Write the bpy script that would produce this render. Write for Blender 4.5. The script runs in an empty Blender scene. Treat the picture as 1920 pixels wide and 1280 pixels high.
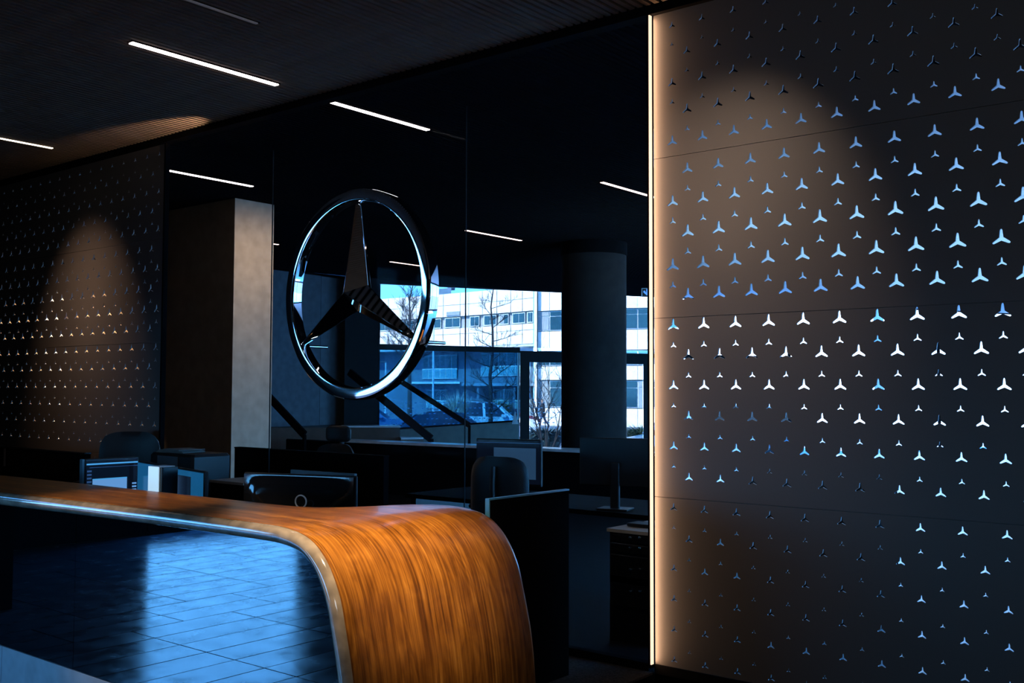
import bpy, bmesh, math, random
from math import pi, sin, cos, radians, sqrt
from mathutils import Vector, Matrix, geometry
random.seed(7)
SC = bpy.context.scene
COL = SC.collection
# ------------------------------------------------------------------ camera
FPX, YAW, PITCH, ROLL, EYE = 1927.1, 0.67899654, 0.04787303, 0.0033848, 1.5
_F = Vector((-sin(YAW)*cos(PITCH), cos(YAW)*cos(PITCH), sin(PITCH)))
_R0 = Vector((cos(YAW), sin(YAW), 0)); _U0 = _R0.cross(_F)
_R = _R0*cos(ROLL) + _U0*sin(ROLL); _U = _U0*cos(ROLL) - _R0*sin(ROLL)
cd = bpy.data.cameras.new('camera'); cam = bpy.data.objects.new('camera', cd); COL.objects.link(cam)
cd.sensor_width = 36.0; cd.lens = FPX/1920*36.0; cd.clip_start = .05; cd.clip_end = 400
cam.matrix_world = Matrix(((_R.x, _U.x, -_F.x, 0), (_R.y, _U.y, -_F.y, 0), (_R.z, _U.z, -_F.z, EYE), (0, 0, 0, 1)))
SC.camera = cam
# ------------------------------------------------------------------ sky, sun, exposure
w = bpy.data.worlds.new('sky'); SC.world = w; w.use_nodes = True
nt = w.node_tree; nt.nodes.clear()
wo = nt.nodes.new('ShaderNodeOutputWorld'); bg = nt.nodes.new('ShaderNodeBackground')
tc = nt.nodes.new('ShaderNodeTexCoord'); sp = nt.nodes.new('ShaderNodeSeparateXYZ'); rp = nt.nodes.new('ShaderNodeValToRGB')
nt.links.new(tc.outputs['Generated'], sp.inputs[0]); nt.links.new(sp.outputs['Z'], rp.inputs[0])
rp.color_ramp.elements[0].position = 0.0; rp.color_ramp.elements[0].color = (.15, .52, 1.0, 1)
rp.color_ramp.elements[1].position = .6; rp.color_ramp.elements[1].color = (.05, .28, .95, 1)
nt.links.new(rp.outputs[0], bg.inputs[0]); bg.inputs[1].default_value = 11.0
nt.links.new(bg.outputs[0], wo.inputs[0])
def lamp(name, kind, loc, target, energy, color, **kw):
    l = bpy.data.lights.new(name, kind); l.energy = energy; l.color = color
    for k, v in kw.items(): setattr(l, k, v)
    o = bpy.data.objects.new(name, l); COL.objects.link(o); o.location = loc
    o.rotation_euler = (Vector(target)-Vector(loc)).to_track_quat('-Z', 'Y').to_euler()
    return o
lamp('sun', 'SUN', (0, 0, 30), (0.6, 23.4, 11.4), 24.0, (1, .95, .88), angle=.009)
WARM = (1.0, .62, .36)
lamp('counter_spotlight', 'SPOT', (-1.9, 2.1, 3.5), (-3.36, 3.12, .90), 980, (1, .80, .54), spot_size=.46, spot_blend=1, shadow_soft_size=.06)
lamp('counter_spotlight_far', 'SPOT', (-5.0, 1.3, 3.5), (-4.9, 2.95, .93), 300, (1, .78, .54), spot_size=.46, spot_blend=1, shadow_soft_size=.06)
lamp('right_screen_downlight', 'AREA', (-2.45, 3.55, 3.54), (-2.47, 4.86, 2.22), 3.6, (1, .70, .50), shape='DISK', size=.2, spread=radians(56))
lamp('left_screen_downlight', 'AREA', (-8.75, 3.55, 3.54), (-8.8, 4.86, 2.0), 3.2, (1, .60, .38), shape='DISK', size=.2, spread=radians(56))
lamp('screen_edge_lamp', 'AREA', (-2.890, 4.778, 1.8), (0, 4.90, 1.8), 9, (1, .56, .32), shape='RECTANGLE', size=.03, size_y=3.48)
lamp('ceiling_uplight', 'SPOT', (-6.30, 4.64, 3.36), (-7.4, 4.60, 3.63), 75, (1, .66, .42), spot_size=.44, spot_blend=.6, shadow_soft_size=.03)
for i, x in enumerate((-12.2, -13.3, -14.4)):
    lamp('back_wall_spotlight', 'SPOT', (x, 5.6, 3.5), (x, 6.8, 1.4), 1900, (1, .66, .36), spot_size=1.0, spot_blend=.4, shadow_soft_size=.08)
lamp('hall_fill', 'AREA', (.4, -.6, 2.3), (-.9, .9, 3.6), 26, (.78, .89, 1), shape='RECTANGLE', size=1.2, size_y=1.2)  # added unseen lamp, lifts the ceiling mirrored in the chrome
lamp('pillar_fill', 'SPOT', (-8.3, 7.05, 3.5), (-9.4, 7.07, 1.6), 75, (1, .74, .5), spot_size=2.4, spot_blend=1, shadow_soft_size=.05)  # added warm fill for the pillar's beige end face
lamp('office_fill', 'AREA', (-4.8, 16.5, 2.4), (-4.8, 16.5, 5), 230, (.46, .78, 1), shape='RECTANGLE', size=5.0, size_y=14)  # added unseen lamp, brightens the white ceiling behind the right cutouts
def portal(loc, target, sx, sy):
    o = lamp('window_portal', 'AREA', loc, target, 1, (1, 1, 1), shape='RECTANGLE', size=sx, size_y=sy)
    o.data.cycles.is_portal = True
portal((-11.25, -2.5, 1.25), (0, -2.5, 1.25), 2.6, 3.0)
portal((-7.6, -5.1, 1.0), (-7.6, 0, 1.0), 4.3, 1.35)
portal((2.7, 13, 1.8), (-5, 13, 1.8), 13.5, 3.2)
vs = SC.view_settings
vs.view_transform = 'Standard'; vs.look = 'None'; vs.gamma = 1; vs.exposure = 0; vs.use_curve_mapping = False
cy = SC.cycles
cy.max_bounces = 9; cy.diffuse_bounces = 3; cy.glossy_bounces = 5; cy.transmission_bounces = 8; cy.transparent_max_bounces = 24
cy.caustics_reflective = False; cy.caustics_refractive = False; cy.sample_clamp_indirect = 4.0; cy.use_denoising = True
# ------------------------------------------------------------------ helpers
def at(px, py, D):
    """point at forward distance D (metres, horizontal) along the sight line of a photo pixel"""
    d = _F + _R*((px-960)/FPX) + _U*((640-py)/FPX)
    k = D/(d.x*-sin(YAW) + d.y*cos(YAW))
    return Vector((d.x*k, d.y*k, EYE + d.z*k))
def on_y(px, py, Y):
    d = _F + _R*((px-960)/FPX) + _U*((640-py)/FPX); k = Y/d.y
    return Vector((d.x*k, Y, EYE + d.z*k))
MATS = {}
def mat(name, col, rough=.5, metal=0, spec=.5, ior=1.45, emit=None, estr=0, var=.12, vscale=8, bump=0, bscale=60, coat=0, trans=None):
    if name in MATS: return MATS[name]
    m = bpy.data.materials.new(name); m.use_nodes = True; n = m.node_tree; b = n.nodes['Principled BSDF']
    b.inputs['Roughness'].default_value = rough; b.inputs['Metallic'].default_value = metal
    b.inputs['Specular IOR Level'].default_value = spec; b.inputs['IOR'].default_value = ior; b.inputs['Coat Weight'].default_value = coat
    t = n.nodes.new('ShaderNodeTexCoord'); no = n.nodes.new('ShaderNodeTexNoise'); no.inputs['Scale'].default_value = vscale
    n.links.new(t.outputs['Object'], no.inputs['Vector'])
    r = n.nodes.new('ShaderNodeValToRGB')
    r.color_ramp.elements[0].color = tuple(c*(1-var) for c in col)+(1,); r.color_ramp.elements[1].color = tuple(min(1, c*(1+var)) for c in col)+(1,)
    r.color_ramp.elements[0].position = .3; r.color_ramp.elements[1].position = .7
    n.links.new(no.outputs['Fac'], r.inputs[0]); n.links.new(r.outputs[0], b.inputs['Base Color'])
    if emit: b.inputs['Emission Color'].default_value = (*emit, 1); b.inputs['Emission Strength'].default_value = estr
    if bump:
        n2 = n.nodes.new('ShaderNodeTexNoise'); n2.inputs['Scale'].default_value = bscale; n.links.new(t.outputs['Object'], n2.inputs['Vector'])
        bp = n.nodes.new('ShaderNodeBump'); bp.inputs['Strength'].default_value = bump; bp.inputs['Distance'].default_value = .01
        n.links.new(n2.outputs['Fac'], bp.inputs['Height']); n.links.new(bp.outputs[0], b.inputs['Normal'])
    MATS[name] = m; return m
def glass_mat(name, tint, ior=1.45):
    m = bpy.data.materials.new(name); m.use_nodes = True; n = m.node_tree; n.nodes.clear()
    o = n.nodes.new('ShaderNodeOutputMaterial'); mx = n.nodes.new('ShaderNodeMixShader'); fr = n.nodes.new('ShaderNodeFresnel'); fr.inputs[0].default_value = ior
    tr = n.nodes.new('ShaderNodeBsdfTransparent'); tr.inputs[0].default_value = (*tint, 1); gl = n.nodes.new('ShaderNodeBsdfGlossy'); gl.inputs['Roughness'].default_value = 0
    ge = n.nodes.new('ShaderNodeNewGeometry'); iv = n.nodes.new('ShaderNodeMath'); iv.operation = 'SUBTRACT'; iv.inputs[0].default_value = 1; n.links.new(ge.outputs['Backfacing'], iv.inputs[1])
    mu = n.nodes.new('ShaderNodeMath'); mu.operation = 'MULTIPLY'; n.links.new(fr.outputs[0], mu.inputs[0]); n.links.new(iv.outputs[0], mu.inputs[1])
    n.links.new(mu.outputs[0], mx.inputs[0]); n.links.new(tr.outputs[0], mx.inputs[1]); n.links.new(gl.outputs[0], mx.inputs[2]); n.links.new(mx.outputs[0], o.inputs[0])
    MATS[name] = m; return m
class MB:
    def __init__(s): s.v = []; s.f = []; s.uv = None; s.sm = []
    def add(s, vs, fs, smooth=False):
        o = len(s.v); s.v += [tuple(v) for v in vs]; s.f += [tuple(i+o for i in f) for f in fs]; s.sm += [smooth]*len(fs); return s
    def box(s, a, b, bev=0):
        x0, y0, z0 = [min(p, q) for p, q in zip(a, b)]; x1, y1, z1 = [max(p, q) for p, q in zip(a, b)]
        return s.obox(Vector(((x0+x1)/2, (y0+y1)/2, (z0+z1)/2)), (x1-x0, y1-y0, z1-z0), None, bev)
    def obox(s, c, size, rot=None, bev=0):
        hx, hy, hz = [q/2 for q in size]; b = min(bev, hx*.45, hy*.45, hz*.45) if bev else 0
        rot = rot or Matrix.Identity(3); c = Vector(c)
        if not b:
            vs = [c+rot@Vector((x*hx, y*hy, z*hz)) for z in (-1, 1) for y in (-1, 1) for x in (-1, 1)]
            return s.add(vs, [(0, 2, 3, 1), (4, 5, 7, 6), (0, 1, 5, 4), (2, 6, 7, 3), (0, 4, 6, 2), (1, 3, 7, 5)])
        def ring(ix, iy, z):
            return [c+rot@Vector((x, y, z)) for x, y in ((-ix+b*0, -iy+b), (-ix+b, -iy), (ix-b, -iy), (ix, -iy+b), (ix, iy-b), (ix-b, iy), (-ix+b, iy), (-ix, iy-b))]
        R = [ring(hx-b*.7, hy-b*.7, -hz), ring(hx, hy, -hz+b), ring(hx, hy, hz-b), ring(hx-b*.7, hy-b*.7, hz)]
        vs = [v for r in R for v in r]; fs = [tuple(range(7, -1, -1)), tuple(range(24, 32))]
        for k in range(3):
            for i in range(8): j = (i+1) % 8; fs.append((k*8+i, k*8+j, k*8+8+j, k*8+8+i))
        return s.add(vs, fs)
    def prism(s, pts, d):
        """closed outline (3D points) swept by vector d"""
        n = len(pts); d = Vector(d); vs = [Vector(p) for p in pts]+[Vector(p)+d for p in pts]
        return s.add(vs, [tuple(range(n-1, -1, -1)), tuple(range(n, 2*n))]+[(i, (i+1) % n, n+(i+1) % n, n+i) for i in range(n)])
    def tube(s, pts, rad, n=8, caps=True):
        pts = [Vector(p) for p in pts]; rs = rad if isinstance(rad, (list, tuple)) else [rad]*len(pts)
        vs = []; m = len(pts); prev = None
        for i, p in enumerate(pts):
            t = (pts[min(i+1, m-1)]-pts[max(i-1, 0)]).normalized()
            a = prev - t*prev.dot(t) if prev is not None else t.orthogonal()
            a = a.normalized() if a.length > 1e-6 else t.orthogonal().normalized()
            prev = a; b = t.cross(a)
            vs += [p+(a*cos(2*pi*k/n)+b*sin(2*pi*k/n))*rs[i] for k in range(n)]
        fs = [(i*n+k, i*n+(k+1) % n, (i+1)*n+(k+1) % n, (i+1)*n+k) for i in range(m-1) for k in range(n)]
        if caps: fs += [tuple(range(n-1, -1, -1)), tuple(range((m-1)*n, m*n))]
        return s.add(vs, fs, n > 5)
    def lathe(s, c, prof, n=32, axis='Z', a0=0, a1=2*pi):
        """prof: (radius, height) list about an axis through c"""
        c = Vector(c); vs = []; full = abs(a1-a0-2*pi) < 1e-6; m = n if full else n+1
        for k in range(m):
            a = a0+(a1-a0)*k/n
            for r, h in prof:
                vs.append(c+(Vector((r*cos(a), r*sin(a), h)) if axis == 'Z' else Vector((r*cos(a), h, r*sin(a))) if axis == 'Y' else Vector((h, r*cos(a), r*sin(a)))))
        q = len(prof); fs = []
        for k in range(n):
            k2 = (k+1) % m
            for j in range(q-1):
                fs.append((k*q+j, k2*q+j, k2*q+j+1, k*q+j+1))
        return s.add(vs, fs, True)
    def build(s, name, m, parent=None, sharp=None):
        base = wloc(parent) if parent else None
        me = bpy.data.meshes.new(name)
        vs = [tuple(Vector(v)-base) for v in s.v] if base is not None else s.v
        me.from_pydata(vs, [], s.f); me.update()
        bm = bmesh.new(); bm.from_mesh(me); bmesh.ops.recalc_face_normals(bm, faces=bm.faces); bm.to_mesh(me); bm.free()
        if any(s.sm):
            me.polygons.foreach_set('use_smooth', s.sm)
            me.set_sharp_from_angle(angle=radians(sharp or 38))
        if m: me.materials.append(m)
        o = bpy.data.objects.new(name, me); COL.objects.link(o)
        if parent: o.parent = parent
        return o
def wloc(o):
    v = Vector((0, 0, 0))
    while o: v = v+Vector(o.location); o = o.parent
    return v
def tag(o, label=None, cat=None, group=None, kind=None):
    if label: o['label'] = label
    if cat: o['category'] = cat
    if group: o['group'] = group
    if kind: o['kind'] = kind
    return o
def thing(name, label, cat, loc, group=None, kind=None):
    o = bpy.data.objects.new(name, None); COL.objects.link(o); o.location = loc; o.empty_display_size = .1
    return tag(o, label, cat, group, kind)
def dup(root, loc, label=None, group=None, scale=None, rz=None):
    r = root.copy(); COL.objects.link(r); r.location = loc
    if label: r['label'] = label
    if group: r['group'] = group
    if scale: r.scale = scale
    if rz is not None: r.rotation_euler.z = rz
    for ch in list(root.children):
        c = ch.copy(); COL.objects.link(c); c.parent = r
        for g in ch.children:
            d = g.copy(); COL.objects.link(d); d.parent = c
    return r
# ------------------------------------------------------------------ materials
M_BLACK = mat('black_lacquer', (.006, .006, .007), .35)
M_MATTE = mat('black_matte', (.004, .004, .0045), .9, spec=.04)
M_SLAT = mat('dark_ceiling_slat', (.135, .100, .075), .8, spec=.15)
M_SLAT_SHADED = mat('shaded_ceiling_slat', (.008, .008, .009), .9, spec=0)  # same slats as the hall, office gloom put into the colour
M_BOARD = mat('black_ceiling_board', (.003, .003, .003), .9, spec=.1)
M_WALL = mat('dark_plaster', (.012, .012, .014), .85, spec=.2)
M_PERF = mat('dark_bronze_sheet', (.105, .100, .097), .5, metal=0, spec=.35, var=.06, vscale=300)
M_LED = mat('warm_led', (1, .8, .6), .5, emit=(1, .70, .48), estr=1.35)
M_TUBE = mat('linear_light_diffuser', (1, .9, .85), .5, emit=(1, .80, .74), estr=9)
M_TUBE2 = mat('dim_light_diffuser', (1, .9, .85), .5, emit=(1, .62, .52), estr=3.2)
M_TUBE0 = mat('faint_glow_diffuser', (.25, .25, .25), .4, emit=(1, .9, .8), estr=.03)  # lamp is off; a faint glow is put into the diffuser
M_CHROME = mat('polished_chrome', (.86, .88, .90), .035, metal=1, var=.01)
M_GLASS = glass_mat('clear_glass', (.95, .98, .99), 1.06)
M_GLASSB = glass_mat('blue_tinted_glass', (.115, .29, .38), 1.10)
M_GLASSO = glass_mat('grey_dimming_glass', (.46, .49, .50), 1.12)  # grey tint put in to dim the bright view outside
M_GLASSW = glass_mat('window_glass', (.90, .97, 1.0))
M_DESKGL = mat('black_polished_glass', (.003, .003, .004), .015, spec=1.0, ior=2.1, var=0)
M_FRAME = mat('black_window_frame', (.006, .007, .008), .6, spec=.15)
M_COLUMN = mat('dark_grey_column', (.022, .019, .018), .85, spec=.1)
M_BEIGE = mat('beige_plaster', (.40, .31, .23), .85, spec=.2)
M_BLUEW = mat('grey_blue_wall', (.13, .155, .18), .9, spec=.05)
M_PALE = mat('pale_stone_top', (.60, .66, .70), .14, spec=.8)
M_RISER = mat('brown_step_riser', (.10, .07, .055), .6)
M_PLASTIC = mat('black_plastic', (.010, .010, .011), .45, bump=.05, bscale=300)
M_GLOSSB = mat('glossy_black_plastic', (.012, .012, .013), .08, spec=.7)
M_LEATH = mat('black_leather', (.014, .016, .018), .42, bump=.25, bscale=180)
M_GREY = mat('grey_plastic', (.09, .09, .10), .45)
M_WHITE = mat('white_plastic', (.88, .90, .92), .35)
M_SILVER = mat('brushed_aluminium', (.55, .58, .60), .3, metal=1)
M_STEELB = mat('glass_edge', (.14, .55, .80), .35, spec=.9)
M_CARPET = mat('brown_carpet', (.085, .070, .058), .95, spec=.1, var=.45, vscale=90, bump=.6, bscale=400)
M_OFLOOR = mat('office_dark_floor', (.008, .008, .009), .8, spec=.05)
M_PFLOOR = mat('floor_glare_patch', (.50, .53, .55), .25, spec=.5)  # pale patch added over the dark floor, stands for window glare
M_WCEIL = mat('white_office_ceiling', (.62, .68, .72), .8)
def tile_mat():
    m = mat('slate_floor_tile', (.14, .19, .24), .2, spec=.9, ior=1.6, var=.25, vscale=3.2, bump=0)
    n = m.node_tree; b = n.nodes['Principled BSDF']; t = n.nodes['Texture Coordinate']
    no = n.nodes.new('ShaderNodeTexNoise'); no.inputs['Scale'].default_value = 4.5; no.inputs['Detail'].default_value = 5
    oi = n.nodes.new('ShaderNodeObjectInfo'); ad = n.nodes.new('ShaderNodeVectorMath'); ad.operation = 'ADD'
    sc = n.nodes.new('ShaderNodeVectorMath'); sc.operation = 'SCALE'; sc.inputs['Scale'].default_value = 40
    cx = n.nodes.new('ShaderNodeCombineXYZ'); n.links.new(oi.outputs['Random'], cx.inputs[0]); n.links.new(cx.outputs[0], sc.inputs[0])
    n.links.new(t.outputs['Object'], ad.inputs[0]); n.links.new(sc.outputs[0], ad.inputs[1]); n.links.new(ad.outputs[0], no.inputs['Vector'])
    for x in n.nodes:
        if x.type == 'TEX_NOISE' and x is not no: n.links.new(ad.outputs[0], x.inputs['Vector'])
    mr = n.nodes.new('ShaderNodeMapRange'); mr.inputs['From Min'].default_value = .3; mr.inputs['From Max'].default_value = .7
    mr.inputs['To Min'].default_value = .12; mr.inputs['To Max'].default_value = .30
    n.links.new(no.outputs['Fac'], mr.inputs[0]); n.links.new(mr.outputs[0], b.inputs['Roughness'])
    return m
M_TILE = tile_mat()
def wood_mat():
    m = bpy.data.materials.new('amber_walnut_veneer'); m.use_nodes = True; n = m.node_tree; b = n.nodes['Principled BSDF']
    uv = n.nodes.new('ShaderNodeUVMap'); uv.uv_map = 'UVMap'
    def mapped(sx, sy):
        mp = n.nodes.new('ShaderNodeMapping'); mp.inputs['Scale'].default_value = (sx, sy, 1); n.links.new(uv.outputs[0], mp.inputs[0]); return mp.outputs[0]
    def noise(vec, scale, det=4, dist=0):
        x = n.nodes.new('ShaderNodeTexNoise'); x.inputs['Scale'].default_value = scale; x.inputs['Detail'].default_value = det
        x.inputs['Distortion'].default_value = dist; n.links.new(vec, x.inputs['Vector']); return x.outputs['Fac']
    def math_(op, a, b_):
        x = n.nodes.new('ShaderNodeMath'); x.operation = op
        for i, q in enumerate((a, b_)):
            if isinstance(q, (int, float)): x.inputs[i].default_value = q
            else: n.links.new(q, x.inputs[i])
        return x.outputs[0]
    big = noise(mapped(.55, 4.2), 1.2, 2, .35)            # cathedral field
    rings = math_('FRACT', math_('MULTIPLY', big, 16.0), 0)
    rings = math_('ABSOLUTE', math_('SUBTRACT', rings, .5), 0)
    fine = noise(mapped(2.2, 330), 1.0, 5, .1)
    streak = noise(mapped(.7, 95), 1.0, 4, .15)
    wide = noise(mapped(.5, 17), 1.0, 3, .2)
    knot = noise(mapped(5.5, 11), 1.0, 3, 1.2)
    vals = math_('ADD', math_('MULTIPLY', rings, .30), math_('ADD', math_('MULTIPLY', fine, .55), math_('MULTIPLY', streak, .75)))
    vals = math_('ADD', vals, math_('ADD', math_('MULTIPLY', wide, .65), math_('MULTIPLY', knot, .45)))
    mr = n.nodes.new('ShaderNodeMapRange'); mr.inputs['From Min'].default_value = .90; mr.inputs['From Max'].default_value = 1.66; n.links.new(vals, mr.inputs[0])
    r = n.nodes.new('ShaderNodeValToRGB'); e = r.color_ramp.elements
    e[0].position = 0; e[0].color = (.050, .012, .002, 1); e[1].position = 1; e[1].color = (.74, .32, .060, 1)
    k = e.new(.40); k.color = (.24, .075, .009, 1); k = e.new(.70); k.color = (.46, .16, .020, 1)
    n.links.new(mr.outputs[0], r.inputs[0]); n.links.new(r.outputs[0], b.inputs['Base Color'])
    rr = n.nodes.new('ShaderNodeMapRange'); rr.inputs['To Min'].default_value = .24; rr.inputs['To Max'].default_value = .36; n.links.new(fine, rr.inputs[0]); n.links.new(rr.outputs[0], b.inputs['Roughness'])
    bp = n.nodes.new('ShaderNodeBump'); bp.inputs['Strength'].default_value = .08; bp.inputs['Distance'].default_value = .002; n.links.new(fine, bp.inputs['Height']); n.links.new(bp.outputs[0], b.inputs['Normal'])
    b.inputs['Specular IOR Level'].default_value = .5; b.inputs['Coat Weight'].default_value = .25; b.inputs['Coat Roughness'].default_value = .12
    return m
M_WOOD = wood_mat()
YG = 4.8          # plane of the star screens and of the glass partition
CZ = 3.6          # underside of the ceiling slats
# ------------------------------------------------------------------ room shell
def lerp_tab(tab, x):
    if x <= tab[0][0]: return tab[0][1]
    for (a, p), (b, q) in zip(tab, tab[1:]):
        if x <= b: return p+(q-p)*(x-a)/(b-a)
    return tab[-1][1]
def wl_at(px): # forward distance of the oblique window line at photo column px
    return lerp_tab([(100, 17.0), (470, 17.5), (600, 18.85), (645, 19.4), (708, 20.0), (975, 21.4), (1222, 22.8), (1480, 24.2), (1760, 26.2), (2100, 29.2)], px)
def wpt(px, z, off=0):
    p = at(px, 700, wl_at(px)+off); return Vector((p.x, p.y, z))
OUT = [wpt(px, 0, .12) for px in (100, 470, 600, 708, 975, 1222, 1480, 1760, 2100)]
OFFICE = [Vector((3, 4.8, 0)), Vector((3, 34, 0)), Vector((-4.8, 34, 0))]+OUT[::-1]+[Vector((-18, OUT[0].y, 0)), Vector((-18, 4.8, 0))]
YMAX = [(-18, OUT[0].y)]+sorted((p.x, p.y) for p in OUT if p.x > OUT[3].x-.01 or p is OUT[0])+[(-4.8, 34), (3, 34)]
HF = -.25         # level of the hall floor; the reception podium and the office are at 0
fl = thing('floor', None, None, (0, 0, HF), kind='structure')
MB().box((-11.5, -5.2, HF-.12), (1.2, 4.79, HF-.012)).build('floor_slab', M_MATTE, fl)
TW, TL = .309, .869
tile_me = None
nx0 = -38
cnt = 0
for i in range(-36, 3):
    for j in range(-6, 2):
        x = -.08+i*TW; y = 1.564+j*TL + (0.0 if i % 9 not in (3, 4) else .43)
        if y > 2.845: continue
        if i > -9 and j < -3: continue
        if cnt >= 290: continue
        if tile_me is None:
            t = MB().obox((0, 0, HF-.006), (TW-.008, TL-.008, .012), None, .002).build('tile', M_TILE, fl); tile_me = t.data
        else:
            t = bpy.data.objects.new('tile', tile_me); COL.objects.link(t); t.parent = fl
        t.location = (x+TW/2, y+TL/2, random.uniform(-.0005, .0005)); t.rotation_euler = (random.uniform(-.0006, .0006), random.uniform(-.0006, .0006), 0); cnt += 1
fo = tag(MB().prism([p+Vector((0, 0, -.12)) for p in OFFICE], (0, 0, .12)).build('floor', M_OFLOOR), kind='structure')
PF = [Vector((-2.6, 5.6, 0)), Vector((2.6, 5.6, 0)), Vector((2.6, 33.7, 0)), Vector((-4.9, 33.7, 0))]+[wpt(px, 0, -.1) for px in (2050, 1760, 1480, 1250)]+[Vector((-6.6, 11.5, 0))]
tag(MB().prism(PF, (0, 0, .006)).build('floor', M_PFLOOR), kind='structure')
pod = thing('podium', None, None, (-6, 3.8, HF), kind='structure')
MB().box((-11.28, 2.866, HF), (-2.93, 4.79, -.01)).build('podium_body', M_MATTE, pod)
for a, b in ((-8.9, -6.106), (-6.102, -3.2)): MB().box((a, 2.852, HF), (b, 2.864, .008), .0015).build('riser_board', mat('pale_blue_grey_board', (.52, .55, .58), .6, spec=.3), pod)
# ceiling: boards above, slats below
ce = thing('ceiling', None, None, (0, 0, CZ), kind='structure')
MB().box((-11.5, -5.2, CZ+.07), (1.2, 4.8, CZ+.2)).build('ceiling_board', M_BOARD, ce)
MB().prism([p+Vector((0, 0, CZ+.07)) for p in OFFICE], (0, 0, .13)).build('ceiling_board', M_BOARD, ce)
sl_me = None; SP = .052
LIGHTX = []
for i in range(228):
    x = .6-i*SP
    if sl_me is None:
        o = MB().obox((0, 0, CZ+.026), (.030, 9.9, .052)).build('slat', M_SLAT, ce); sl_me = o.data
    else:
        o = bpy.data.objects.new('slat', sl_me); COL.objects.link(o); o.parent = ce
    o.location = (x, -.2, 0)
mb = MB()
for i in range(380):
    x = 1.6-i*SP
    if x < -17.9: continue
    y1 = min(lerp_tab(YMAX, x)-.05, max(7.05, -x/.60-.05)) if x < -4.3 else 7.05
    mb.obox((x, (4.86+y1)/2, CZ+.026), (.030, y1-4.86, .052))
tag(mb.build('office_slats', M_SLAT_SHADED, ce), kind='stuff')
WC = [Vector((-4.3, 7.1, 0)), Vector((2.6, 7.1, 0)), Vector((2.6, 33.7, 0)), Vector((-4.9, 33.7, 0))]+[wpt(px, 0, -.1) for px in (2050, 1760, 1480, 1250)]
MB().prism([p+Vector((0, 0, CZ)) for p in WC], (0, 0, .06)).build('white_ceiling_panel', M_WCEIL, ce)
tag(MB().box((-11.5, 4.765, 3.555), (1.2, 4.845, 3.70)).build('trim_1', M_MATTE), kind='structure')
# hall walls (behind and beside the camera) with the glazed entrance on the left
wl = MB(); X = -11.3; DA, DB = -3.75, -1.28
wl.box((X-.2, -5.2, HF), (X, DA, CZ+.2)); wl.box((X-.2, DB, HF), (X, DB+1.3, 2.75)); wl.box((X-.2, DB+1.3, HF), (X, 4.8, CZ+.2)); wl.box((X-.2, DA, 2.75), (X, DB, 2.98)); wl.box((X-.2, DA, 3.42), (X, DB+1.3, CZ+.2)); wl.box((X-.2, DB, 2.75), (X, DB+1.3, 2.98)); wl.box((X-.2, DA, HF-.1), (X, DB, HF+.02))
wl.box((X, 1.75, HF), (-8.3, 1.95, CZ))  # unseen stub added to shade the left star screen
tag(wl.build('wall_left', M_WALL), kind='structure')
wb = MB(); wb.box((-11.5, -5.4, HF), (-9.7, -5.2, CZ+.2)); wb.box((-5.5, -5.4, HF), (1.4, -5.2, CZ+.2)); wb.box((-9.7, -5.4, HF), (-5.5, -5.2, .35)); wb.box((-9.7, -5.4, 1.62), (-5.5, -5.2, CZ+.2))
wb.box((-10.2, -7.9, 1.66), (-5.0, -5.4, 1.80))  # unseen slab added to keep the sun out of the back opening
tag(wb.build('wall_back', M_WALL), kind='structure')
w4 = thing('added_back_window', None, None, (-7.6, -5.3, .4), kind='structure')  # opening added behind the camera to let more daylight into the hall
f = MB()
for x in (-9.67, -7.6, -5.53): f.box((x-.03, -5.34, .35), (x+.03, -5.26, 1.62))
f.box((-9.7, -5.34, .35), (-5.5, -5.26, .41)); f.box((-9.7, -5.34, 1.56), (-5.5, -5.26, 1.62)); f.build('window_frame', M_FRAME, w4)
for a, b in ((-9.64, -7.63), (-7.57, -5.56)): MB().box((a, -5.305, .41), (b, -5.295, 1.56)).build('pane', M_GLASSW, w4)
tag(MB().box((1.2, -5.2, HF), (1.4, 4.9, CZ+.2)).build('wall_right', M_WALL), kind='structure')
tag(MB().box((-18.2, 4.8, 0), (-11.4, 4.9, CZ+.2)).build('wall_front', M_WALL), kind='structure')
tag(MB().box((-8.4, -1.1, 1.72), (1.2, -.9, CZ+.06)).build('trim_5', M_WALL), kind='structure')  # added blocker, keeps daylight off the upper right star screen
w5 = thing('added_high_window', None, None, (X-.1, -2, 2.98), kind='structure')  # unseen high glazing added to brighten the emblem's reflections
f = MB(); f.box((X-.14, DA, 2.98), (X-.06, DB+1.3, 3.02)); f.box((X-.14, DA, 3.38), (X-.06, DB+1.3, 3.42)); f.build('window_frame', M_FRAME, w5)
MB().box((X-.105, DA, 3.02), (X-.095, DB+1.3, 3.38)).build('pane', M_GLASSW, w5)
tag(MB().box((-30, -14, -.55), (-11.55, 8, HF-.03)).build('added_dark_slab', mat('dulling_dark_slab', (.03, .032, .036), 1.0, spec=0)), kind='structure')  # dark slab added to dull the ground mirrored through the door
d1 = thing('door_1', None, None, (X-.1, (DA+DB)/2, 0), kind='structure')
f = MB()
for y in (DA+.03, DB-.03): f.box((X-.14, y-.03, HF), (X-.06, y+.03, 2.75))
f.box((X-.14, DA, 2.68), (X-.06, DB, 2.75)); f.box((X-.14, DA, HF), (X-.06, DB, -.05))
f.build('door_frame', M_FRAME, d1)
MB().box((X-.105, DA+.06, -.05), (X-.095, DB-.06, 2.68)).build('pane', M_GLASSW, d1)
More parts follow.
